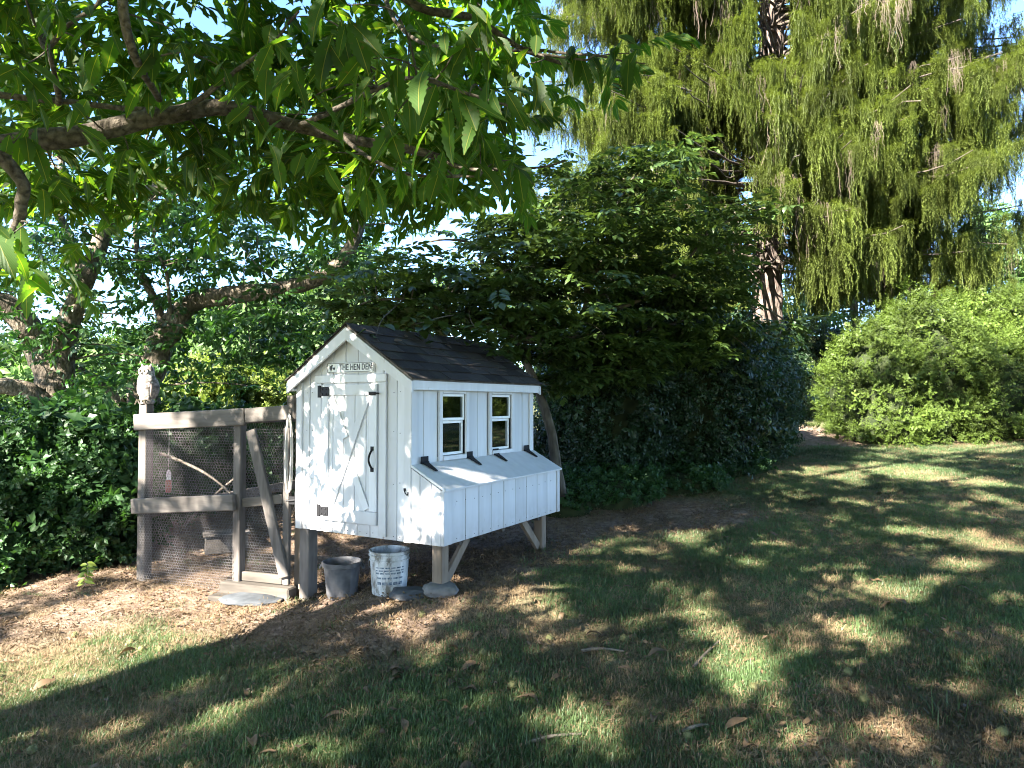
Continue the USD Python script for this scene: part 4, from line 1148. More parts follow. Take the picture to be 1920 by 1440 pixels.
for k_, (a_, e_) in enumerate(((2.6, (-7.5, -1.5, 4.6)), (3.0, (-6.0, 5.0, 5.2)), (3.6, (-1.0, -2.4, 6.2)), (4.2, (1.2, 2.0, 7.2)), (5.0, (-3.5, 4.2, 7.4)), (3.2, (-8.2, 2.0, 5.2)), (5.4, (3.0, 4.2, 8.2)), (4.6, (-3.8, -4.0, 6.8)))):
    s0 = np.array([TA[0], TA[1], ga + a_]); e0 = np.array(e_)
    centers.append(limb("limb", ches, [s0, s0 * .65 + e0 * .35 + [0, 0, .5], s0 * .3 + e0 * .7 + [0, 0, .55], e0], .10, .02, "chestnut_bark", 40, 9, .2, 50 + k_, 9))
cen = np.vstack(centers)

ches2 = thing("chestnut_tree", "second chestnut tree standing behind the viewer and shading the right of the lawn", "tree")
TB = np.array([3.4, -3.4]); gb = float(ground(TB[0:1], TB[1:2])[0])
c2 = [np.array([TB[0], TB[1], gb - .2]), np.array([TB[0] - .1, TB[1], gb + 2.0]), np.array([TB[0] + .1, TB[1] + .2, gb + 5.0]), np.array([TB[0], TB[1] + .3, gb + 8.6])]
limb("trunk", ches2, c2, .36, .08, "chestnut_bark", 50, 14, .12, 71, 5)
for k_, e_ in enumerate(((-.5, -2.0, 5.6), (6.5, -1.5, 5.4), (4.8, 1.6, 6.4), (1.5, 1.0, 6.8), (7.0, 2.4, 7.4), (3.0, -6.0, 6.0))):
    s0 = np.array([TB[0], TB[1], gb + 2.6 + .4 * k_]); e0 = np.array(e_)
    limb("limb", ches2, [s0, s0 * .65 + e0 * .35 + [0, 0, .5], s0 * .3 + e0 * .7 + [0, 0, .5], e0], .10, .02, "chestnut_bark", 30, 8, .2, 80 + k_, 9)

# crown that shades the lawn: for points of the lawn, leaves somewhere on the way to the sun
N = 31000
gxy = np.column_stack([rc.uniform(-5.0, 15.5, N), rc.uniform(-.5, 14.3, N)])
gxy = gxy[gxy[:, 1] < 13.0 + .75 * (gxy[:, 0] > 6.5) * (rc.random(N) < .7) + .02 * gxy[:, 0] + .45 * (meshkit.fbm(np.column_stack([gxy * .9, np.zeros(len(gxy))]), 3, 4) - .5) * 2]
hh = 2.6 + 5.6 * rc.random(len(gxy)) ** .9
gz_ = ground(gxy[:, 0], gxy[:, 1], False)
P = np.column_stack([gxy + SUN_AZ * (hh / math.tan(SUN_EL))[:, None], gz_ + hh])
px, py, dep = pixel(P)
seen = (dep > .2) & (px > -150) & (px < 2200) & (py > -190)
low = P[:, 2] < 2.6
PR = yaws(len(P), rc, .35)
PS = rc.uniform(.75, 1.1, len(P))
PM = P + np.einsum("nij,j->ni", PR, np.array([.21, 0, -.07])) * PS[:, None]
ok = ~seen & ~low & ~lit_gap(PM, .03)
hit, hx_, hz_ = hits_house(PM)
dap = meshkit.noise(np.column_stack([hx_ * 3.2, hz_ * 2.4, np.zeros(len(P))]), 8)
ok &= ~(hit & (hx_ < 1.12) & ((dap < .42) | (rc.random(len(P)) < np.where(hx_ < -.1, .30, .60))))
ok &= ~(hit & (hx_ >= 1.12) & (rc.random(len(P)) < .25))
ok &= ~((np.abs(gxy[:, 0] - .8) < 3.0) & (np.abs(gxy[:, 1] - 6.5) < 2.5) & (rc.random(len(P)) < .15))
ok &= ~((gxy[:, 1] > 10.3) & (gxy[:, 0] < 7.5) & (rc.random(len(P)) < .45))
ok &= ~((gxy[:, 0] < -2.6) & (gxy[:, 1] > 5.6) & (rc.random(len(P)) < .7))
ok &= np.linalg.norm(P - [0, 0, 1.6], axis=1) > 1.3
# the sun comes under the crown's edge onto the nest box lid
tl_ = (PM[:, 2] - BASE - .47) / SUN[2]
ql_ = PM[:, :2] - SUN[None, :2] * tl_[:, None] - HX
onlid = (ql_ @ HY > W_ + .05) & (ql_ @ HY < W_ + .42) & (ql_ @ HD > -.15) & (ql_ @ HD < 1.9)
ok &= ~(onlid & (rc.random(len(P)) < .72))
P, PR, PS = P[ok], PR[ok], PS[ok]
near_b = np.linalg.norm(P[:, :2] - TB, axis=1) < np.linalg.norm(P[:, :2] - TA, axis=1)
protos = spray_protos(5, 5, 15, .138, .052, .34, "chestnut_leaf", seg=6, droop=.22, up=.5, hang=.55, jit=.5, serr=.08)
for tree_, w_ in ((ches, ~near_b), (ches2, near_b)):
    scatter("foliage", tree_, protos, P[w_], PR[w_], PS[w_])
# carrying branches of that crown
# foliage of the picture's own limbs, farther leaves
vis = blobs(rc, [(120, 60, 4.2, 240, 130, 1.3, 100), (420, 60, 4.4, 240, 120, 1.3, 110), (720, 70, 4.4, 200, 110, 1.2, 95), (900, 60, 4.4, 130, 90, 1.0, 50), (100, 330, 4.4, 190, 90, 1.0, 40), (330, 320, 4.6, 180, 80, 1.0, 46),
               (560, 330, 4.4, 150, 80, .9, 44), (790, 250, 4.0, 170, 90, .9, 84), (820, 340, 4.2, 140, 36, .7, 26), (500, 190, 4.6, 260, 90, 1.0, 70), (150, 190, 4.8, 180, 60, 1.0, 44), (30, 450, 4.0, 60, 120, .8, 12), (1090, 110, 4.2, 120, 26, .5, 7)])
hit, _, _ = hits_house(vis)
scatter("foliage", ches, protos, vis, yaws(len(vis), rc, .4), rc.uniform(.75, 1.1, len(vis)))
# the nearest leaves, one by one
near_spec = [(45, 120, 2.4), (130, 200, 2.6), (40, 250, 2.5), (190, 120, 2.6), (330, 60, 2.3), (420, 130, 2.4), (300, 160, 2.7), (520, 40, 2.2), (560, 130, 2.3), (470, 200, 2.6), (620, 70, 2.2), (540, 240, 2.3), (600, 290, 2.9), (700, 110, 2.1),
             (690, 190, 2.4), (770, 60, 2.3), (800, 150, 2.0), (860, 80, 2.2), (880, 180, 1.95), (930, 170, 2.1), (960, 70, 2.3), (990, 120, 2.3), (1060, 90, 2.5), (1130, 100, 2.5), (1180, 100, 2.7), (900, 270, 2.5), (960, 300, 2.7), (820, 300, 2.5), (740, 310, 2.6),
             (690, 340, 2.9), (800, 330, 2.7), (880, 330, 2.8), (980, 310, 3.0), (240, 290, 2.9), (110, 330, 2.8), (20, 440, 2.4), (60, 500, 2.6), (380, 300, 3.0), (650, 10, 2.0), (210, 20, 2.4), (100, 10, 2.3), (900, 10, 2.2), (740, 220, 2.2), (620, 190, 2.4)]
ends, count = [], 0
rl = np.random.default_rng(77)
for (px_, py_, Y_) in near_spec:
    b0 = at(px_, py_, Y_)
    ends.append(b0)
    yaw = rl.uniform(0, 2 * math.pi)
    n_l = 7
    for k_ in range(n_l):
        a_ = yaw + k_ * 2.4
        d_ = np.array([math.cos(a_) * rl.uniform(.3, .9), math.sin(a_) * .6, rl.uniform(-1.1, -.25)])
        R = frames(d_[None], (np.array([0, 0, 1.0]) + rl.normal(0, .5, 3) + np.array([math.cos(a_), math.sin(a_), 0]) * .5)[None])[0]
        L_ = .132 * rl.uniform(.65, 1.25)
        v, f, uv = leaf(L_, L_ * rl.uniform(.32, .42), 18, rl.uniform(.1, .45), rl.uniform(-.05, .45), .13, .48)
        v = v @ R.T + b0 + R[:, 0] * .015 + rl.normal(0, .035, 3)
        if count < 300:
            part("leaf", (v, f), "chestnut_leaf", ches, True, uv=uv)
        count += 1
twigs_to("twig", ches, np.vstack(centers[1:13]), ends, "chestnut_bark", .0035, 9)

# ------------------------------------------------------------------ forked tree behind the run, and its neighbour
rt = np.random.default_rng(31)
fork = thing("broadleaf_tree", "forked broadleaf tree with thick bare limbs behind the ivy bank at the left edge", "tree")
Y0 = 8.6
fc = [limb("trunk", fork, [at(125, 860, Y0), at(112, 770, Y0), at(100, 715, Y0)], .20, .17, "limb_bark", 24, 16, .2, 1, 6)]
fc.append(limb("limb", fork, [at(105, 735, Y0), at(80, 660, Y0), at(40, 600, Y0 - .2), at(-40, 545, Y0 - .4), at(-160, 440, Y0 - .6)], .19, .11, "limb_bark", 50, 14, .18, 2, 7))
fc.append(limb("limb", fork, [at(110, 725, Y0), at(125, 640, Y0), at(150, 550, Y0), at(185, 470, Y0), at(215, 410, Y0), at(270, 365, Y0 - .1), at(345, 345, Y0 - .3), at(420, 300, Y0 - .3)], .15, .05, "limb_bark", 60, 12, .18, 3, 8))
fc.append(limb("limb", fork, [at(120, 790, Y0), at(70, 745, Y0 - .2), at(10, 725, Y0 - .4), at(-90, 700, Y0 - .6)], .13, .08, "limb_bark", 30, 12, .18, 4, 8))
fc.append(limb("limb", fork, [at(150, 550, Y0), at(140, 470, Y0 + .2), at(110, 380, Y0 + .3), at(120, 270, Y0 + .4)], .07, .03, "limb_bark", 30, 9, .18, 5, 8))
fp = blobs(rt, [(90, 500, 8.6, 190, 130, 1.5, 230), (300, 420, 8.8, 190, 130, 1.5, 300), (60, 640, 8.3, 120, 70, 1.0, 70), (230, 640, 8.8, 120, 90, 1.0, 90), (-100, 380, 8.6, 200, 200, 1.6, 160), (180, 300, 8.8, 260, 120, 1.6, 230), (220, 730, 8.6, 90, 40, .6, 26), (40, 770, 7.9, 90, 40, .5, 30)])
fp = clumped(rt, fp, 1.6, .8, 3)
bro = spray_protos(15, 4, 13, .092, .043, .30, "broad_leaf", seg=3, hang=.35, up=.7, jit=.45)
scatter("foliage", fork, bro, fp, yaws(len(fp), rt, .35), rt.uniform(.8, 1.3, len(fp)))
twigs_to("branch", fork, np.vstack(fc), fp[::14], "limb_bark", .010, 4)

arch = thing("broadleaf_tree", "broadleaf tree with one arching limb reaching over the hen house from behind the run", "tree")
Y1 = 9.0
ac = [limb("trunk", arch, [at(262, 850, Y1), at(262, 780, Y1), at(280, 700, Y1), at(312, 625, Y1), at(345, 580, Y1)], .22, .15, "limb_bark", 50, 16, .2, 11, 7)]
ac.append(limb("limb", arch, [at(335, 592, Y1), at(372, 562, Y1), at(440, 553, Y1 - .1), at(520, 545, Y1 - .2), at(590, 525, Y1 - .3), at(640, 490, Y1 - .3), at(668, 440, Y1 - .3), at(680, 380, Y1 - .3), at(685, 320, Y1 - .3), at(720, 250, Y1 - .2), at(760, 150, Y1)], .135, .045, "limb_bark", 90, 12, .2, 12, 8))
ac.append(limb("limb", arch, [at(310, 630, Y1), at(290, 560, Y1 + .1), at(262, 500, Y1 + .2), at(255, 420, Y1 + .3), at(270, 320, Y1 + .4)], .06, .02, "limb_bark", 40, 9, .2, 13, 8))
ac.append(limb("limb", arch, [at(262, 790, Y1), at(215, 745, Y1 - .1), at(180, 710, Y1), at(150, 690, Y1)], .06, .03, "limb_bark", 24, 9, .2, 14, 8))
ac.append(limb("limb", arch, [at(322, 590, Y1 - .3), at(315, 530, Y1 - .4), at(295, 470, Y1 - .3), at(280, 400, Y1 - .3)], .025, .012, "thin_bark", 24, 7, .2, 15, 8))
ap = blobs(rt, [(470, 430, 9.0, 190, 120, 1.4, 300), (640, 300, 9.0, 200, 120, 1.4, 240), (420, 640, 9.0, 140, 60, .8, 100), (520, 600, 8.8, 130, 60, .8, 130), (350, 520, 9.2, 100, 90, 1.0, 110), (500, 240, 9.2, 250, 120, 1.5, 240), (760, 420, 9.0, 110, 80, 1.0, 36), (640, 500, 9.0, 90, 50, .8, 80), (480, 700, 9.0, 120, 40, .7, 60), (800, 200, 9.2, 180, 130, 1.5, 170), (330, 690, 9.1, 60, 60, .6, 40)])
ap = clumped(rt, ap, 1.5, .8, 5)
scatter("foliage", arch, bro, ap, yaws(len(ap), rt, .35), rt.uniform(.8, 1.3, len(ap)))
twigs_to("branch", arch, np.vstack(ac), ap[::14], "limb_bark", .009, 5)

# ------------------------------------------------------------------ spreading shrub behind the house
shrub = thing("spreading_shrub", "wide spreading shrub tree with layered leaves arching behind the hen house roof", "shrub")
rs = np.random.default_rng(41)
sc_c = [limb("stem", shrub, [at(1052, 930, 7.5), at(1042, 860, 7.5), at(1025, 780, 7.5), at(1002, 715, 7.6), at(968, 640, 7.7), at(930, 560, 7.8), at(900, 480, 7.8)], .062, .022, "thin_bark", 50, 12, .16, 1, 9)]
for k_, ctrl in enumerate(([at(968, 640, 7.7), at(1030, 620, 7.9), at(1080, 600, 8.0), at(1100, 560, 8.1), at(1075, 470, 8.1), at(1050, 390, 8.1)], [at(968, 640, 7.7), at(1080, 600, 8.0), at(1180, 570, 8.2), at(1260, 520, 8.3), at(1340, 430, 8.4), at(1440, 390, 8.4)],
                           [at(968, 640, 7.7), at(1130, 630, 8.2), at(1250, 610, 8.7), at(1380, 560, 9.0), at(1470, 600, 9.0)], [at(968, 640, 7.7), at(930, 610, 7.3), at(860, 590, 7.0), at(760, 560, 7.0), at(680, 570, 7.0)],
                           [at(985, 680, 7.7), at(980, 600, 8.1), at(940, 500, 8.5), at(860, 450, 8.6), at(780, 460, 8.6)], [at(1100, 560, 8.1), at(1140, 450, 8.2), at(1170, 360, 8.3), at(1220, 300, 8.3)])):
    sc_c.append(limb("stem", shrub, ctrl, .035, .010, "thin_bark", 40, 9, .16, 5 + k_, 9))
spec = [(1150, 665, 8.0, 130, 55, .6, 170), (1290, 640, 8.7, 120, 50, .6, 130), (1060, 700, 7.8, 60, 60, .5, 60), (780, 540, 7.2, 150, 70, .9, 330), (900, 560, 7.4, 150, 70, .9, 300), (700, 590, 7.3, 90, 36, .6, 90), (1000, 470, 8.0, 140, 90, 1.0, 330), (1130, 430, 8.3, 150, 110, 1.1, 430), (1060, 560, 7.9, 160, 110, 1.0, 420), (1250, 480, 8.5, 150, 110, 1.1, 430),
        (1350, 540, 8.7, 120, 100, 1.0, 300), (1200, 610, 8.4, 180, 90, .9, 360), (1380, 420, 8.6, 110, 44, .8, 120), (1180, 330, 8.4, 110, 40, .8, 130), (1250, 285, 8.4, 70, 14, .5, 34), (1420, 610, 8.8, 70, 50, .6, 90), (930, 450, 8.3, 90, 40, .8, 70), (1040, 330, 8.4, 50, 50, .6, 60), (980, 640, 7.5, 90, 40, .6, 120), (1110, 690, 8.1, 120, 60, .7, 160), (860, 610, 7.0, 120, 22, .6, 90)]
spp = blobs(rs, spec)
layer = .5 + .5 * np.sin(spp[:, 2] * 17 + 4 * meshkit.fbm(spp * .9, 2, 6))
spp = spp[layer > .28]
# keep the leaves off the roof and walls
loc = np.column_stack([(spp[:, :2] - HX) @ HY, (spp[:, :2] - HX) @ HD, spp[:, 2] - BASE])
inside = (loc[:, 0] > -.35) & (loc[:, 0] < W_ + .6) & (loc[:, 1] > -.2) & (loc[:, 1] < D_ + .3) & (loc[:, 2] < 1.75)
spp = spp[~inside]
px, py, dep = pixel(spp)
spp = spp[~((px > 1398) & (px < 1480) & (py > 415) & (py < 600))]
shp = spray_protos(25, 4, 12, .105, .062, .30, "shrub_leaf", seg=3, hang=.12, up=1.2, jit=.28, droop=.25)
scatter("foliage", shrub, shp, spp, yaws(len(spp), rs, .2), rs.uniform(.75, 1.2, len(spp)))
twigs_to("branch", shrub, np.vstack(sc_c), spp[::26], "thin_bark", .007, 6)
# the shrub's largest leaves close over the roof, one by one
pts = blobs(rs, [(890, 622, 6.25, 55, 14, .08, 20), (800, 612, 5.8, 60, 7, .08, 12), (935, 645, 6.5, 26, 18, .08, 10), (760, 590, 6.9, 110, 26, .25, 26), (690, 612, 6.6, 40, 12, .15, 8), (880, 590, 7.0, 120, 30, .25, 30), (1000, 600, 7.3, 90, 40, .3, 22), (703, 640, 5.25, 9, 8, .04, 3)])
for k_, ctrl in enumerate(([at(900, 560, 7.6), at(880, 585, 6.8), at(885, 605, 6.4), at(905, 628, 6.2)], [at(760, 560, 7.0), at(730, 585, 6.2), at(712, 608, 5.5), at(704, 634, 5.25)], [at(860, 590, 7.0), at(815, 598, 6.1), at(780, 608, 5.75)])):
    limb("stem", shrub, ctrl, .008, .003, "thin_bark", 20, 6, .15, 60 + k_, 12)
for b0 in pts:
    for k_ in range(3):
        a_ = rs.uniform(0, 2 * math.pi)
        R = frames(np.array([[math.cos(a_), math.sin(a_), rs.uniform(-.35, .1)]]), np.array([[rs.normal(0, .25), rs.normal(0, .25), 1.0]]))[0]
        L_ = .115 * rs.uniform(.75, 1.2)
        v, f, uv = leaf(L_, L_ * .6, 6, .2, .25)
        part("leaf", (v @ R.T + b0 + rs.normal(0, .05, 3), f), "shrub_leaf", shrub, True, uv=uv)

# ------------------------------------------------------------------ hedges, bushes and banks
def bush(name, label, cat, ellipsoids, n, protos, core_mat, seed, group=None, lean=.35, out=.10, size=(.8, 1.25), core=.84, amp=.35, keep_side=None, kind=None):
    """ellipsoids: (centre, radii). Lumpy clipped masses covered with sprigs."""
    rng = np.random.default_rng(seed)
    t = thing(name, label, cat, group=group, kind=kind)
    cm, pos, nor = MB(), [], []
    area = np.array([r[0] * r[1] + r[1] * r[2] + r[0] * r[2] for _, r in ellipsoids]); area = area / area.sum()
    for k_, (c, r) in enumerate(ellipsoids):
        c, r = np.asarray(c, float), np.asarray(r, float)
        sph = trimesh.creation.icosphere(3, 1.0)
        d = np.array(sph.vertices)
        sq = lambda d: np.sign(d) * np.abs(d) ** .78
        def surf(d):
            p = c + sq(d) * r
            return c + sq(d) * r * (1 + amp * (meshkit.fbm(p * 1.1, 3, seed) - .5))[:, None]
        p = c + (surf(d) - c) * core
        g = ground(p[:, 0], p[:, 1], False)
        p[:, 2] = np.maximum(p[:, 2], g - .03)
        cm.add(p, sph.faces)
        m = int(n * area[k_] * 1.6)
        d = rng.normal(size=(m, 3)); d /= np.linalg.norm(d, axis=1, keepdims=True)
        p = surf(d)
        q = d / r; q /= np.linalg.norm(q, axis=1, keepdims=True)
        ok = p[:, 2] > ground(p[:, 0], p[:, 1], False) + .06
        for j_, (c2_, r2_) in enumerate(ellipsoids):
            if j_ != k_:
                ok &= np.sum(((p - np.asarray(c2_)) / (np.asarray(r2_) * .9)) ** 2, 1) > 1
        if keep_side is not None: ok &= keep_side(p)
        pos.append(p[ok]); nor.append(q[ok])
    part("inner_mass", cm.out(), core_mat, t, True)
    pos, nor = np.vstack(pos), np.vstack(nor)
    pos = pos + nor * rng.normal(-.03, out, len(pos))[:, None]
    dirs = nor + np.array([0, 0, lean]) + rng.normal(0, .35, nor.shape)
    F = frames(dirs, rng.normal(size=nor.shape))
    R = np.stack([F[:, :, 1], F[:, :, 2], F[:, :, 0]], -1)     # z of the sprig along dirs
    scatter("foliage", t, protos, pos, R, rng.uniform(size[0], size[1], len(pos)) * np.where(rng.random(len(pos)) < .05, rng.uniform(1.5, 2.3, len(pos)), 1))
    return t


rp = np.random.default_rng(51)
box_p = [("sprig", (s_[0], s_[1]), "box_leaf", s_[2]) for s_ in (sprig(rp, 6, 15, .032, .018, .20, .6, 2) for _ in range(4))]
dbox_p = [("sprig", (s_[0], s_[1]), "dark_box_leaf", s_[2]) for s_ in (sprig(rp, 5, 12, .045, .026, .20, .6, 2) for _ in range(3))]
ivy_p = [("sprig", (s_[0], s_[1]), "ivy_leaf", s_[2]) for s_ in (sprig(rp, 5, 11, .054, .036, .16, .7, 2) for _ in range(4))]
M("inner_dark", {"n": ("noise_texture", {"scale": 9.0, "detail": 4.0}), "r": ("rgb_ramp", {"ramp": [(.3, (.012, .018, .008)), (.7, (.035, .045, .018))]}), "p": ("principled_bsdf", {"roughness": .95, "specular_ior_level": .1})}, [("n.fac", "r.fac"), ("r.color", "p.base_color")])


def ell(px, pytop, pybot, Y, wpx, dY):
    """An ellipsoid that fills the picture columns px +- wpx between the two rows at distance Y."""
    a, b = at(px, pytop, Y), at(px, pybot, Y)
    return ((a + b) / 2, (wpx * Y / FPX, dY, (a[2] - b[2]) / 2))


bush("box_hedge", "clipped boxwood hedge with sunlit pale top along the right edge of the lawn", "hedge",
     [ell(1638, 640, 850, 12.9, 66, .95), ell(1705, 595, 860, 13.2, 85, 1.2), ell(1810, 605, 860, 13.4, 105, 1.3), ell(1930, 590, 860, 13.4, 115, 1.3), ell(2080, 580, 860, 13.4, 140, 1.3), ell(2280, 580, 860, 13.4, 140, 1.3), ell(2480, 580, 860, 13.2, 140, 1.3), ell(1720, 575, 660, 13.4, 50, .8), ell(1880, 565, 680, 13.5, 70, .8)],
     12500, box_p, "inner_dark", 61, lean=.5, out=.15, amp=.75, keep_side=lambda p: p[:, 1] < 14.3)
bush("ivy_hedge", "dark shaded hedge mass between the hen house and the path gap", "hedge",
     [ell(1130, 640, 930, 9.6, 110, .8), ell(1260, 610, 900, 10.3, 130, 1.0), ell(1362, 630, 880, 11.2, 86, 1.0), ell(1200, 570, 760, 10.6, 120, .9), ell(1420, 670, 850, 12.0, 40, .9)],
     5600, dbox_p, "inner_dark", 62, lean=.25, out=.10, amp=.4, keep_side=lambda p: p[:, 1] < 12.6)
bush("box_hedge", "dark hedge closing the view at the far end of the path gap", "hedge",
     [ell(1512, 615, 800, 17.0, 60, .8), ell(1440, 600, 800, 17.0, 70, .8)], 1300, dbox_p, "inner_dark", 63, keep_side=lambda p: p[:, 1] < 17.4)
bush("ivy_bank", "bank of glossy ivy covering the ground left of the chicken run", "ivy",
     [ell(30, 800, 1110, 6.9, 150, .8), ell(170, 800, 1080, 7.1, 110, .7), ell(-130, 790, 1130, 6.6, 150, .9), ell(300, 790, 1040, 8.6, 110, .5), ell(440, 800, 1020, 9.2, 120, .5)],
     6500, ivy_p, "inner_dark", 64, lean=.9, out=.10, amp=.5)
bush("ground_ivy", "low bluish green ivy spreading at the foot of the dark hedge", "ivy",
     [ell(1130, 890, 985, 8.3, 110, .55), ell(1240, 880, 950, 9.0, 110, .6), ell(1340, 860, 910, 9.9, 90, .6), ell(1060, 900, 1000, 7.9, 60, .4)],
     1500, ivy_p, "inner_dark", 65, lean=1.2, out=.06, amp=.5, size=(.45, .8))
bush("sunlit_bush", "bright yellow green bush glowing in the sun behind the run's top rail", "bush",
     [ell(395, 690, 800, 13.0, 60, .7), ell(330, 715, 800, 13.2, 40, .6), ell(480, 710, 810, 13.5, 60, .6)], 1500, [("sprig", p_[1], "meadow_leaf", p_[3]) for p_ in ivy_p], "inner_dark", 66, lean=.5)

bush("sunlit_thicket", "long sunlit thicket closing the view behind the trees at left", "thicket",
     [ell(-60, 680, 790, 18, 110, 1.2), ell(90, 690, 790, 18.5, 110, 1.2), ell(230, 675, 790, 19, 90, 1.2), ell(360, 630, 790, 19.5, 90, 1.2), ell(480, 590, 790, 19, 100, 1.2), ell(600, 560, 760, 19.5, 90, 1.2)],
     5200, [("sprig", p_[1], "far_leaf", p_[3]) for p_ in ivy_p], "inner_dark", 67, lean=.4, out=.25, amp=.8, size=(1.7, 3.0), keep_side=lambda p: p[:, 1] < 21)

# ------------------------------------------------------------------ spruce with hanging curtains
spr = thing("weeping_spruce", "tall old spruce with hanging curtains of sunlit needles and a pale bare trunk", "tree")
rq = np.random.default_rng(91)
SY = 16.0
s_base = at(1440, 700, SY); s_base[2] = float(ground(s_base[0:1], s_base[1:2])[0])
tr = [s_base - [0, 0, .2], at(1440, 600, SY), at(1437, 430, SY), at(1445, 200, SY), at(1450, 0, SY), at(1452, -300, SY), at(1455, -600, SY)]
limb("trunk", spr, tr, .37, .20, "spruce_bark", 90, 24, .26, 1, 4.0)
trc = curve(tr, 300)


def strand(rng, L, n, dead=False):
    """A hanging shoot: short needles set all round a cord."""
    mb = MB()
    x = np.cumsum(rng.normal(0, .012, n)); y = np.cumsum(rng.normal(0, .012, n))
    z = -np.linspace(0, L, n)
    c = np.stack([x, y, z], 1)
    mb.add(*tube(c[:: max(1, n // 6)], .0035 if dead else .003, 3, cap=False)[:2])
    if not dead:
        for k_ in range(n):
            w = .040 * (1 - .5 * (k_ / n) ** 3)
            for q in range(3):
                a_ = rng.uniform(0, 2 * math.pi)
                o = np.array([math.cos(a_), math.sin(a_), rng.uniform(-1.1, .1)]) * w * rng.uniform(.7, 1.5)
                s_ = np.array([-math.sin(a_), math.cos(a_), 0]) * .009
                mb.add([c[k_] - s_, c[k_] + s_, c[k_] + o + [0, 0, -.012]], [(0, 1, 2)])
    else:
        for k_ in range(0, n, 3):
            a_ = rng.uniform(0, 2 * math.pi)
            o = np.array([math.cos(a_) * .05, math.sin(a_) * .05, -.05 * rng.uniform(.2, 1.4)])
            s_ = np.array([0, 0, .003])
            mb.add([c[k_] - s_, c[k_] + s_, c[k_] + o], [(0, 1, 2)])
    return mb.out()


def curtain(rng, dead=False):
    """Shoots hanging from a piece of bough half a metre long lying along x."""
    mb = MB()
    for k_ in range(24 if not dead else 10):
        L = rng.uniform(.15, .85) if k_ % 4 else rng.uniform(.7, 1.2)
        v, f = strand(rng, L, int(L / .022), dead)
        mb.add(v + [rng.uniform(-.28, .28), rng.uniform(-.10, .10), rng.uniform(-.03, .05)], f)
    if not dead:
        for k_ in range(150):
            a_ = rng.uniform(0, 2 * math.pi); b_ = np.array([rng.uniform(-.36, .36), rng.uniform(-.14, .14), rng.uniform(-.10, .06)])
            o = np.array([math.cos(a_), math.sin(a_), .1]) * .07
            s_ = np.array([-math.sin(a_), math.cos(a_), 0]) * .01
            mb.add([b_ - s_, b_ + s_, b_ + o], [(0, 1, 2)])
    return mb.out()


cur_p = [("needle_curtain", curtain(rq), "spruce_needle", None) for _ in range(4)] + [("bare_curtain", curtain(rq, True), "bare_twig", None) for _ in range(2)]
cpos, cdir, cidx, csc = [], [], [], []
nb_ = 430
for i in range(nb_):
    zf = rq.uniform(.10, 1.0)
    z = s_base[2] + 2.3 + 12.5 * zf
    o = trc[np.argmin(np.abs(trc[:, 2] - z))]
    a_ = rq.uniform(0, 2 * math.pi)
    if math.sin(a_) > .35: a_ = -a_
    L = rq.uniform(3.4, 6.3) * (1.04 - .14 * zf) * (1 - .42 * max(0.0, -math.sin(a_)) ** 1.5)
    d = np.array([math.cos(a_), math.sin(a_), 0])
    tt = np.linspace(0, 1, 12)
    droop = rq.uniform(.15, .40)
    c = o + d * (tt * L)[:, None] + np.array([0, 0, 1.0]) * ((-droop * L * tt + .16 * L * tt ** 2.2) + .05 * rq.normal(size=12))[:, None] + np.cross(d, [0, 0, 1.0]) * (.25 * np.sin(tt * 3 + i))[:, None] * .6
    v, f, _ = tube(c, np.linspace(.04, .008, 12), 6, .2, i, 6)
    part("bough", (v, f), "bough_bark", spr, True)
    dead_b = rq.random() < .05
    m = int(L / .145)
    for k_ in range(m):
        t = rq.uniform(.22 if not dead_b else .1, 1.02)
        j = t * 11; j0 = min(int(j), 10)
        p = c[j0] + (c[j0 + 1] - c[j0]) * (j - j0)
        side = np.cross(d, [0, 0, 1.0]) * rq.normal(0, .42 * (1 - .4 * t))
        cpos.append(p + side + [0, 0, rq.normal(-.12, .26)]); cdir.append(d * .4 + side * 2 + rq.normal(0, .2, 3) * [1, 1, .2])
        cidx.append(rq.integers(4, 6) if (dead_b or rq.random() < .05 + .16 * (1 - t)) else rq.integers(0, 4))
        csc.append(rq.uniform(.42, .92))
cpos, cdir, cidx, csc = np.array(cpos), np.array(cdir), np.array(cidx), np.array(csc)
# the lower trunk and the gap beside it stay open as in the picture; nothing reaches the hedge
px, py, dep = pixel(cpos)
open_ = (np.abs(px - 1440) < 48) & (py > 400) & (py < 640)
open_ |= (np.abs(px - 1452) < 46) & (py > -60) & (py < 110)
open_ &= cpos[:, 1] < SY + .3
lowp = cpos[:, 2] < ground(cpos[:, 0], cpos[:, 1], False) + 2.4
for (p0_, p1_) in (((1440, 610), (1437, 430)), ((1450, 130), (1452, -60))):
    for w_ in np.linspace(0, 1, 6):
        o_ = at(p0_[0] + (p1_[0] - p0_[0]) * w_, p0_[1] + (p1_[1] - p0_[1]) * w_, SY) + [0, -.3, 0]
        d_ = cpos + [0, 0, -.3] - o_
        s_ = d_ @ SUN
        open_ |= (s_ > 0) & (np.linalg.norm(d_ - s_[:, None] * SUN, axis=1) < .62)
kp = ~open_ & ~lowp
cpos, cdir, cidx, csc = cpos[kp], cdir[kp], cidx[kp], csc[kp]
scatter("needle_curtains", spr, cur_p, cpos, frames(cdir * [1, 1, .15]), csc, cidx)

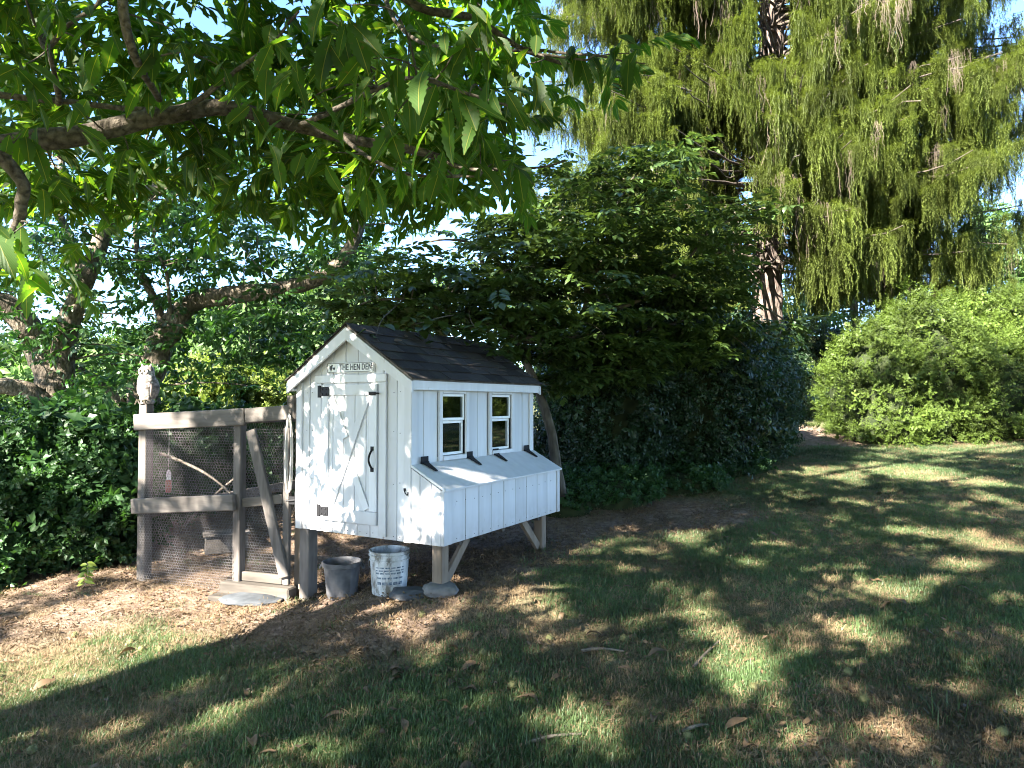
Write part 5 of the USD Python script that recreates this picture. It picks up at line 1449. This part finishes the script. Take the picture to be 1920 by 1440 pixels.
# ------------------------------------------------------------------ trees beyond
def far_tree(label, px, pytop, pybot, Y, wpx, n, seed, material="far_leaf", cat="tree", size=(1.6, 2.6), cover=None):
    rng = np.random.default_rng(seed)
    t = thing("far_tree", label, cat, group=None)
    g = at(px, 755, Y); g[2] = float(ground(g[0:1], g[1:2])[0])
    top = at(px, pytop, Y)
    H = top[2] - g[2]
    m = Y / FPX
    w_ = wpx * m
    limb("trunk", t, [g - [0, 0, .3], g + [.1, 0, H * .3], g + [0, .1, H * .75]], .03 * H, .008 * H, "limb_bark", 24, 9, .2, seed, 4)
    zlo = at(px, pybot, Y)[2]
    pts = []
    for _ in range(9):
        c = np.array([g[0] + rng.uniform(-.6, .6) * w_, Y + rng.uniform(-.5, .5) * w_ * .5, rng.uniform(zlo + .1 * H, top[2] - .14 * H)])
        k_ = 1 - .5 * (c[2] - zlo) / (top[2] - zlo)
        c[0] = g[0] + (c[0] - g[0]) * k_ * 1.2
        pts.append(ellipsoid_points(rng, c, np.array([.42 * w_, .4 * w_, .17 * H]), n // 9, .55))
    pts = np.vstack(pts)
    fr_ = [("leaf_spray", p_[1], material, p_[3]) for p_ in bro]
    scatter("crown", t, fr_, pts, yaws(len(pts), rng, .4), rng.uniform(*size, len(pts)))
    return t


for args in (("pale green tree far behind the arching limb, above the power lines", 620, 430, 760, 34, 110, 900, 101), ("hazy sunlit tree far behind the run's gate", 460, 540, 780, 40, 120, 900, 102), ("far tree showing above the ridge of the hen house roof", 800, 500, 720, 36, 120, 700, 103),
             ("yellowish tree in full sun at the far right edge of the picture", 1900, 350, 620, 30, 90, 900, 104), ("bluish green tree beside the spruce at far right", 1830, 440, 640, 26, 60, 700, 105), ("distant low tree seen under the forked limbs at left", 60, 640, 775, 38, 110, 800, 106), ("distant tree showing between the two left trunks", 190, 650, 775, 36, 90, 800, 111), ("broad pale tree beyond the bright bush behind the run", 400, 585, 785, 32, 120, 1100, 112), ("distant rounded tree left of the hen house gable", 540, 560, 785, 30, 100, 1000, 113),
             ("distant tree between the arching limb and the ivy bank", 330, 600, 780, 42, 80, 700, 107), ("distant tree hidden behind the spreading shrub", 1010, 470, 760, 30, 130, 900, 108), ("broad dim tree behind the spruce trunk", 1330, 300, 760, 27, 170, 1500, 109), ("broad dim tree behind the right side of the spruce", 1600, 360, 760, 25, 150, 1400, 110)):
    far_tree(*args)
# sunlit meadow seen under the limbs
mt_p = [("grass_clump", s_[0:2], "meadow_leaf", s_[2]) for s_ in (sprig(rp, 6, 6, .16, .02, .16, .5, 2) for _ in range(2))]
mm = np.column_stack([rp.uniform(-16, 0, 2600), rp.uniform(14, 34, 2600)])
mz = ground(mm[:, 0], mm[:, 1], False)
pi_ = scatter("meadow_grass", "/World", mt_p, np.column_stack([mm, mz]), yaws(len(mm), rp, .1), rp.uniform(1.0, 1.8, len(mm)))
tag(pi_, "sunlit yellow green meadow grass beyond the left trees", "grass")

# ------------------------------------------------------------------ power lines
for k_, (y0_, y1_) in enumerate(((590, 603), (598, 606), (607, 612))):
    c = curve([at(120, y0_ - 3, 24), at(340, y0_, 24), at(560, y1_, 24.5), at(1250, y1_ + 4, 26)], 40)
    solo("power_line", tube(c, .018, 5)[:2], "wire_black", "%s of the three dark lines crossing the gap left of the hen house gable" % ("topmost", "middle", "lowest")[k_], "power line", smooth=True)

# ------------------------------------------------------------------ lawn: grass, thatch, litter
rg = np.random.default_rng(111)


def tuft(rng, n, L, spread, w=.0034, lean=.5):
    mb = MB()
    for k_ in range(n):
        b_ = np.array([rng.normal(0, spread), rng.normal(0, spread), 0])
        a_ = rng.uniform(0, 2 * math.pi); ln = abs(rng.normal(0, lean))
        Lk = L * rng.uniform(.45, 1.25)
        d = np.array([math.cos(a_) * ln, math.sin(a_) * ln, 1.0]); d /= np.linalg.norm(d)
        s_ = np.array([-math.sin(a_), math.cos(a_), 0]) * w / 2
        m_ = b_ + d * Lk * .55
        e_ = b_ + d * Lk + np.array([math.cos(a_) * ln * .4, math.sin(a_) * ln * .4, -.25 * ln]) * Lk
        mb.add([b_ - s_, b_ + s_, m_ + s_ * .8, m_ - s_ * .8, e_], [(0, 1, 2), (0, 2, 3), (3, 2, 4)])
    return mb.out()


g_p = [("grass_tuft", tuft(rg, 80, .036, .055, .0034, .8), "grass_blade", None) for _ in range(4)]
t_p = [("dry_tuft", tuft(rg, 50, .042, .06, .0032, 1.6), "thatch_blade", None) for _ in range(3)]


def lawn_points(n, rng, dmax):
    """More points near the viewer, in view only."""
    y = 2.1 + (dmax - 2.1) * rng.random(n) ** 1.25
    x = rng.uniform(-.86, 1.05, n) * y
    return np.column_stack([x, y])


q = lawn_points(40000, rg, 13.5)
so = soil_amount(q[:, 0], q[:, 1])
nz = meshkit.fbm(np.column_stack([q * 1.6, np.zeros(len(q))]), 4, 9)
nz2 = meshkit.fbm(np.column_stack([q * .55, np.zeros(len(q))]), 3, 19)
pr = np.clip((nz - .30) * 5.0, .08, 1) * np.clip(1.15 - so * 1.35, .015, 1)
k1 = rg.random(len(q)) < pr * .9
gq = q[k1]
sc_g = rg.uniform(.65, 1.15, len(gq)) * (.8 + .5 * nz2[k1]) * (.85 + .03 * gq[:, 1])
pi_ = scatter("lawn_grass", "/World", g_p, np.column_stack([gq, ground(gq[:, 0], gq[:, 1]) - .004]), yaws(len(gq), rg, .12), sc_g)
tag(pi_, "short patchy green lawn grass sloping up from the viewer", "grass")
q = lawn_points(20000, rg, 13.0)
nz = meshkit.fbm(np.column_stack([q * 1.6, np.zeros(len(q))]), 4, 9)
so = soil_amount(q[:, 0], q[:, 1])
tq = q[rg.random(len(q)) < np.clip(1.45 - nz * 1.3 - .35 * so, .05, 1)]
pi_ = scatter("dry_thatch", "/World", t_p, np.column_stack([tq, ground(tq[:, 0], tq[:, 1]) - .003]), yaws(len(tq), rg, .15), rg.uniform(.6, 1.1, len(tq)))
tag(pi_, "dead straw coloured grass lying between the green tufts", "dry grass")
# crumbs of leaf and twig on the bare soil
def crumb(rng):
    mb = MB()
    for k_ in range(16):
        L_ = rng.uniform(.008, .035)
        v, f, uv = leaf(L_, L_ * rng.uniform(.15, .7), 2, rng.uniform(.1, .8), rng.uniform(-.4, .5))
        R = yaws(1, rng, .5)[0]
        mb.add(v @ R.T + [rng.normal(0, .06), rng.normal(0, .06), rng.uniform(.0, .008)], f)
    return mb.out()


cr_p = [("crumbs", crumb(rg), "dry_leaf", None) for _ in range(4)]
q = lawn_points(16000, rg, 12.5)
so = soil_amount(q[:, 0], q[:, 1])
cq = q[rg.random(len(q)) < .18 + .8 * so]
pi_ = scatter("leaf_litter", "/World", cr_p, np.column_stack([cq, ground(cq[:, 0], cq[:, 1]) + .002]), yaws(len(cq), rg, .1), rg.uniform(.7, 1.5, len(cq)))
tag(pi_, "brown crumbs of dead leaf and twig scattered over the bare soil", "leaf litter")

# taller tufts that stand out, fallen leaves, burrs, sticks
for px_, py_, n_, L_, lb_ in ((1775, 1355, 26, .15, "tall green grass tuft on the lawn near the bottom right corner"), (1000, 1395, 22, .12, "tall grass tuft beside the bright patch at the bottom of the picture"), (1350, 900, 22, .22, "tall grass blades at the edge of the lawn below the dark hedge"), (1600, 1190, 20, .11, "pale dry grass tuft in a sunny spot right of the lawn's middle")):
    g = on_ground(px_, py_)
    solo("tall_tuft", (lambda m_: (m_[0] + g, m_[1]))(tuft(rg, n_, L_, .05, .006, .45)), "grass_blade", lb_, "grass tuft")
named = [((683, 1232), .15), ((735, 1275), .17), ((730, 1290), .15), ((905, 1195), .13), ((840, 1290), .12), ((1215, 1238), .17), ((650, 1345), .17), ((1010, 1320), .15), ((60, 1300), .16), ((690, 1310), .14), ((835, 1220), .13), ((895, 1300), .14), ((1440, 1010), .14), ((1700, 1140), .11), ((760, 1380), .13), ((1600, 1310), .11), ((905, 1350), .13), ((480, 1420), .12), ((1280, 1030), .10), ((1480, 1385), .10)]
spots = [(on_ground(*a_), L_ * .8) for a_, L_ in named]
ql = lawn_points(150, np.random.default_rng(5), 9.0)
hl = np.column_stack([(ql - HX) @ HY, (ql - HX) @ HD])
ql = ql[~((hl[:, 0] > -2.2) & (hl[:, 1] > -.05) & (hl[:, 0] < 1.6) & (hl[:, 1] < 3.0))]
spots += [(np.array([x_, y_, float(ground(np.array([x_]), np.array([y_]))[0])]), rg.uniform(.06, .125)) for x_, y_ in ql]
special = {0: "pale dry leaf lying on the ground straight below the white bucket", 5: "curled dry leaf just right of the pale broken stick", 6: "largest dry leaf at the bottom of the picture below the hen house door", 12: "dry leaf on the sloping lawn right of the bare soil patch", 8: "dry leaf in the sunny strip at the far left edge"}
for i_, (g, L_) in enumerate(spots):
    v, f, uv = leaf(L_, L_ * rg.uniform(.32, .5), 10, rg.uniform(.15, .7), rg.uniform(-.35, .3), .05, .45)
    v[:, 2] += .12 * L_ * np.sin(v[:, 0] / L_ * rg.uniform(3, 7))
    R = yaws(1, rg, .22)[0]
    solo("fallen_leaf", (v @ R.T + g + [0, 0, .022], f), "dry_leaf", special.get(i_, "dry brown chestnut leaf lying curled on the grass"), "leaf", "dry leaves fallen on the lawn", smooth=True, uv=uv)


def burr_mesh(r, seed):
    m = trimesh.creation.icosphere(2, r * .8)
    mb = MB().mesh(m)
    rr = np.random.default_rng(seed)
    d = rr.normal(size=(150, 3)); d /= np.linalg.norm(d, axis=1, keepdims=True)
    for k_ in d:
        s_ = np.cross(k_, rr.normal(size=3)); s_ /= np.linalg.norm(s_); s_ *= r * .05
        mb.add([k_ * r * .75 - s_, k_ * r * .75 + s_, k_ * r * 1.15 + rr.normal(0, .05 * r, 3)], [(0, 1, 2)])
    return mb.out()


bpos = [(265, 1225), (300, 1228), (245, 1212), (320, 1232), (900, 1165), (1170, 1205), (1210, 1020), (1290, 1390), (1415, 1300), (1620, 1318), (960, 1290), (790, 1160), (1030, 1200), (1590, 1275), (560, 1260), (1880, 1385), (60, 1420), (1560, 1015), (1760, 1100), (1440, 1180), (420, 1275), (140, 1190), (905, 1230)]
first = None
for k_, (px_, py_) in enumerate(bpos):
    g = on_ground(px_, py_)
    lab = "spiny yellow green chestnut burr lying on the lawn"
    if first is None:
        first = thing("chestnut_burr", lab, "chestnut burr", g + [0, 0, .02], 0, "chestnut burrs fallen on the lawn")
        part("husk", burr_mesh(.027, 3), "burr", first)
    else:
        t = thing("chestnut_burr", lab, "chestnut burr", g + [0, 0, .02], rg.uniform(0, 360), "chestnut burrs fallen on the lawn")
        t.GetReferences().AddInternalReference(first.GetPath()); t.SetInstanceable(True)
for (a_, b_, lb_) in (((1090, 1222), (1170, 1228), "pale broken stick lying on the grass below the hen house"), ((985, 1398), (1090, 1388), "thin straight stick in the bright patch at the bottom of the picture"), ((1280, 1385), (1330, 1368), "short brown stick right of the bright bottom patch"), ((1300, 1255), (1350, 1205), "short dry stem in the sunny patch on the right lawn")):
    p0, p1 = on_ground(*a_), on_ground(*b_)
    c = curve([p0 + [0, 0, .022], (p0 + p1) / 2 + [.01, .01, .03], p1 + [0, 0, .02]], 14)
    solo("stick", tube(c, np.linspace(.010, .005, 14), 7, .3, 3, 40)[:2], "thin_bark", lb_, "stick", smooth=True)
# leaves that came to rest on the roof
for x_, y_ in ((.80, .25), (.92, .62), (.75, 1.0), (1.05, .95), (.70, 1.35), (.88, 1.6), (1.1, 1.3), (.68, .55)):
    z_ = PEAK - slope * (x_ - W_ / 2) + .052
    p = np.array([*(HX + HY * x_ + HD * y_), BASE + z_])
    L_ = rg.uniform(.07, .12)
    v, f, uv = leaf(L_, L_ * .42, 8, rg.uniform(.15, .6), rg.uniform(-.2, .2), .05, .45)
    nw = np.array([*(HY * math.sin(ang)), math.cos(ang)])
    R = frames(np.array([[*(HY * rg.uniform(-1, 1) + HD * rg.uniform(-1, 1)), rg.uniform(-.4, .1)]]), nw[None])[0]
    solo("fallen_leaf", (v @ R.T + p, f), "dry_leaf", "dry leaf resting on the dark shingles of the hen house roof", "leaf", "dry leaves resting on the roof", smooth=True, uv=uv)
# bright seedling at the foot of the ivy bank
g = at(157, 1055, 6.0); g[2] = float(ground(g[0:1], g[1:2])[0])
sd = thing("seedling", "bright yellow green seedling with paired leaflets in front of the ivy bank", "seedling", g)
top = np.array([.05, -.03, .24])
MB().add(*tube(curve([(0, 0, 0), tuple(top * .6 + [.02, 0, 0]), tuple(top)], 12), np.linspace(.004, .002, 12), 5)[:2]).build("stem", "thin_bark", sd)
for k_ in range(6):
    for s in (-1, 1):
        v, f, uv = leaf(.085 * rg.uniform(.6, 1.1), .034, 6, .2, .4)
        R = frames(np.array([[s * .9, rg.uniform(-.5, .1), rg.uniform(-.3, .25)]]), np.array([[rg.normal(0, .3), -.7, .7]]))[0]
        part("leaflet", (v @ R.T + top * (.25 + .14 * k_ + .05 * s), f), "meadow_leaf", sd, True, uv=uv)
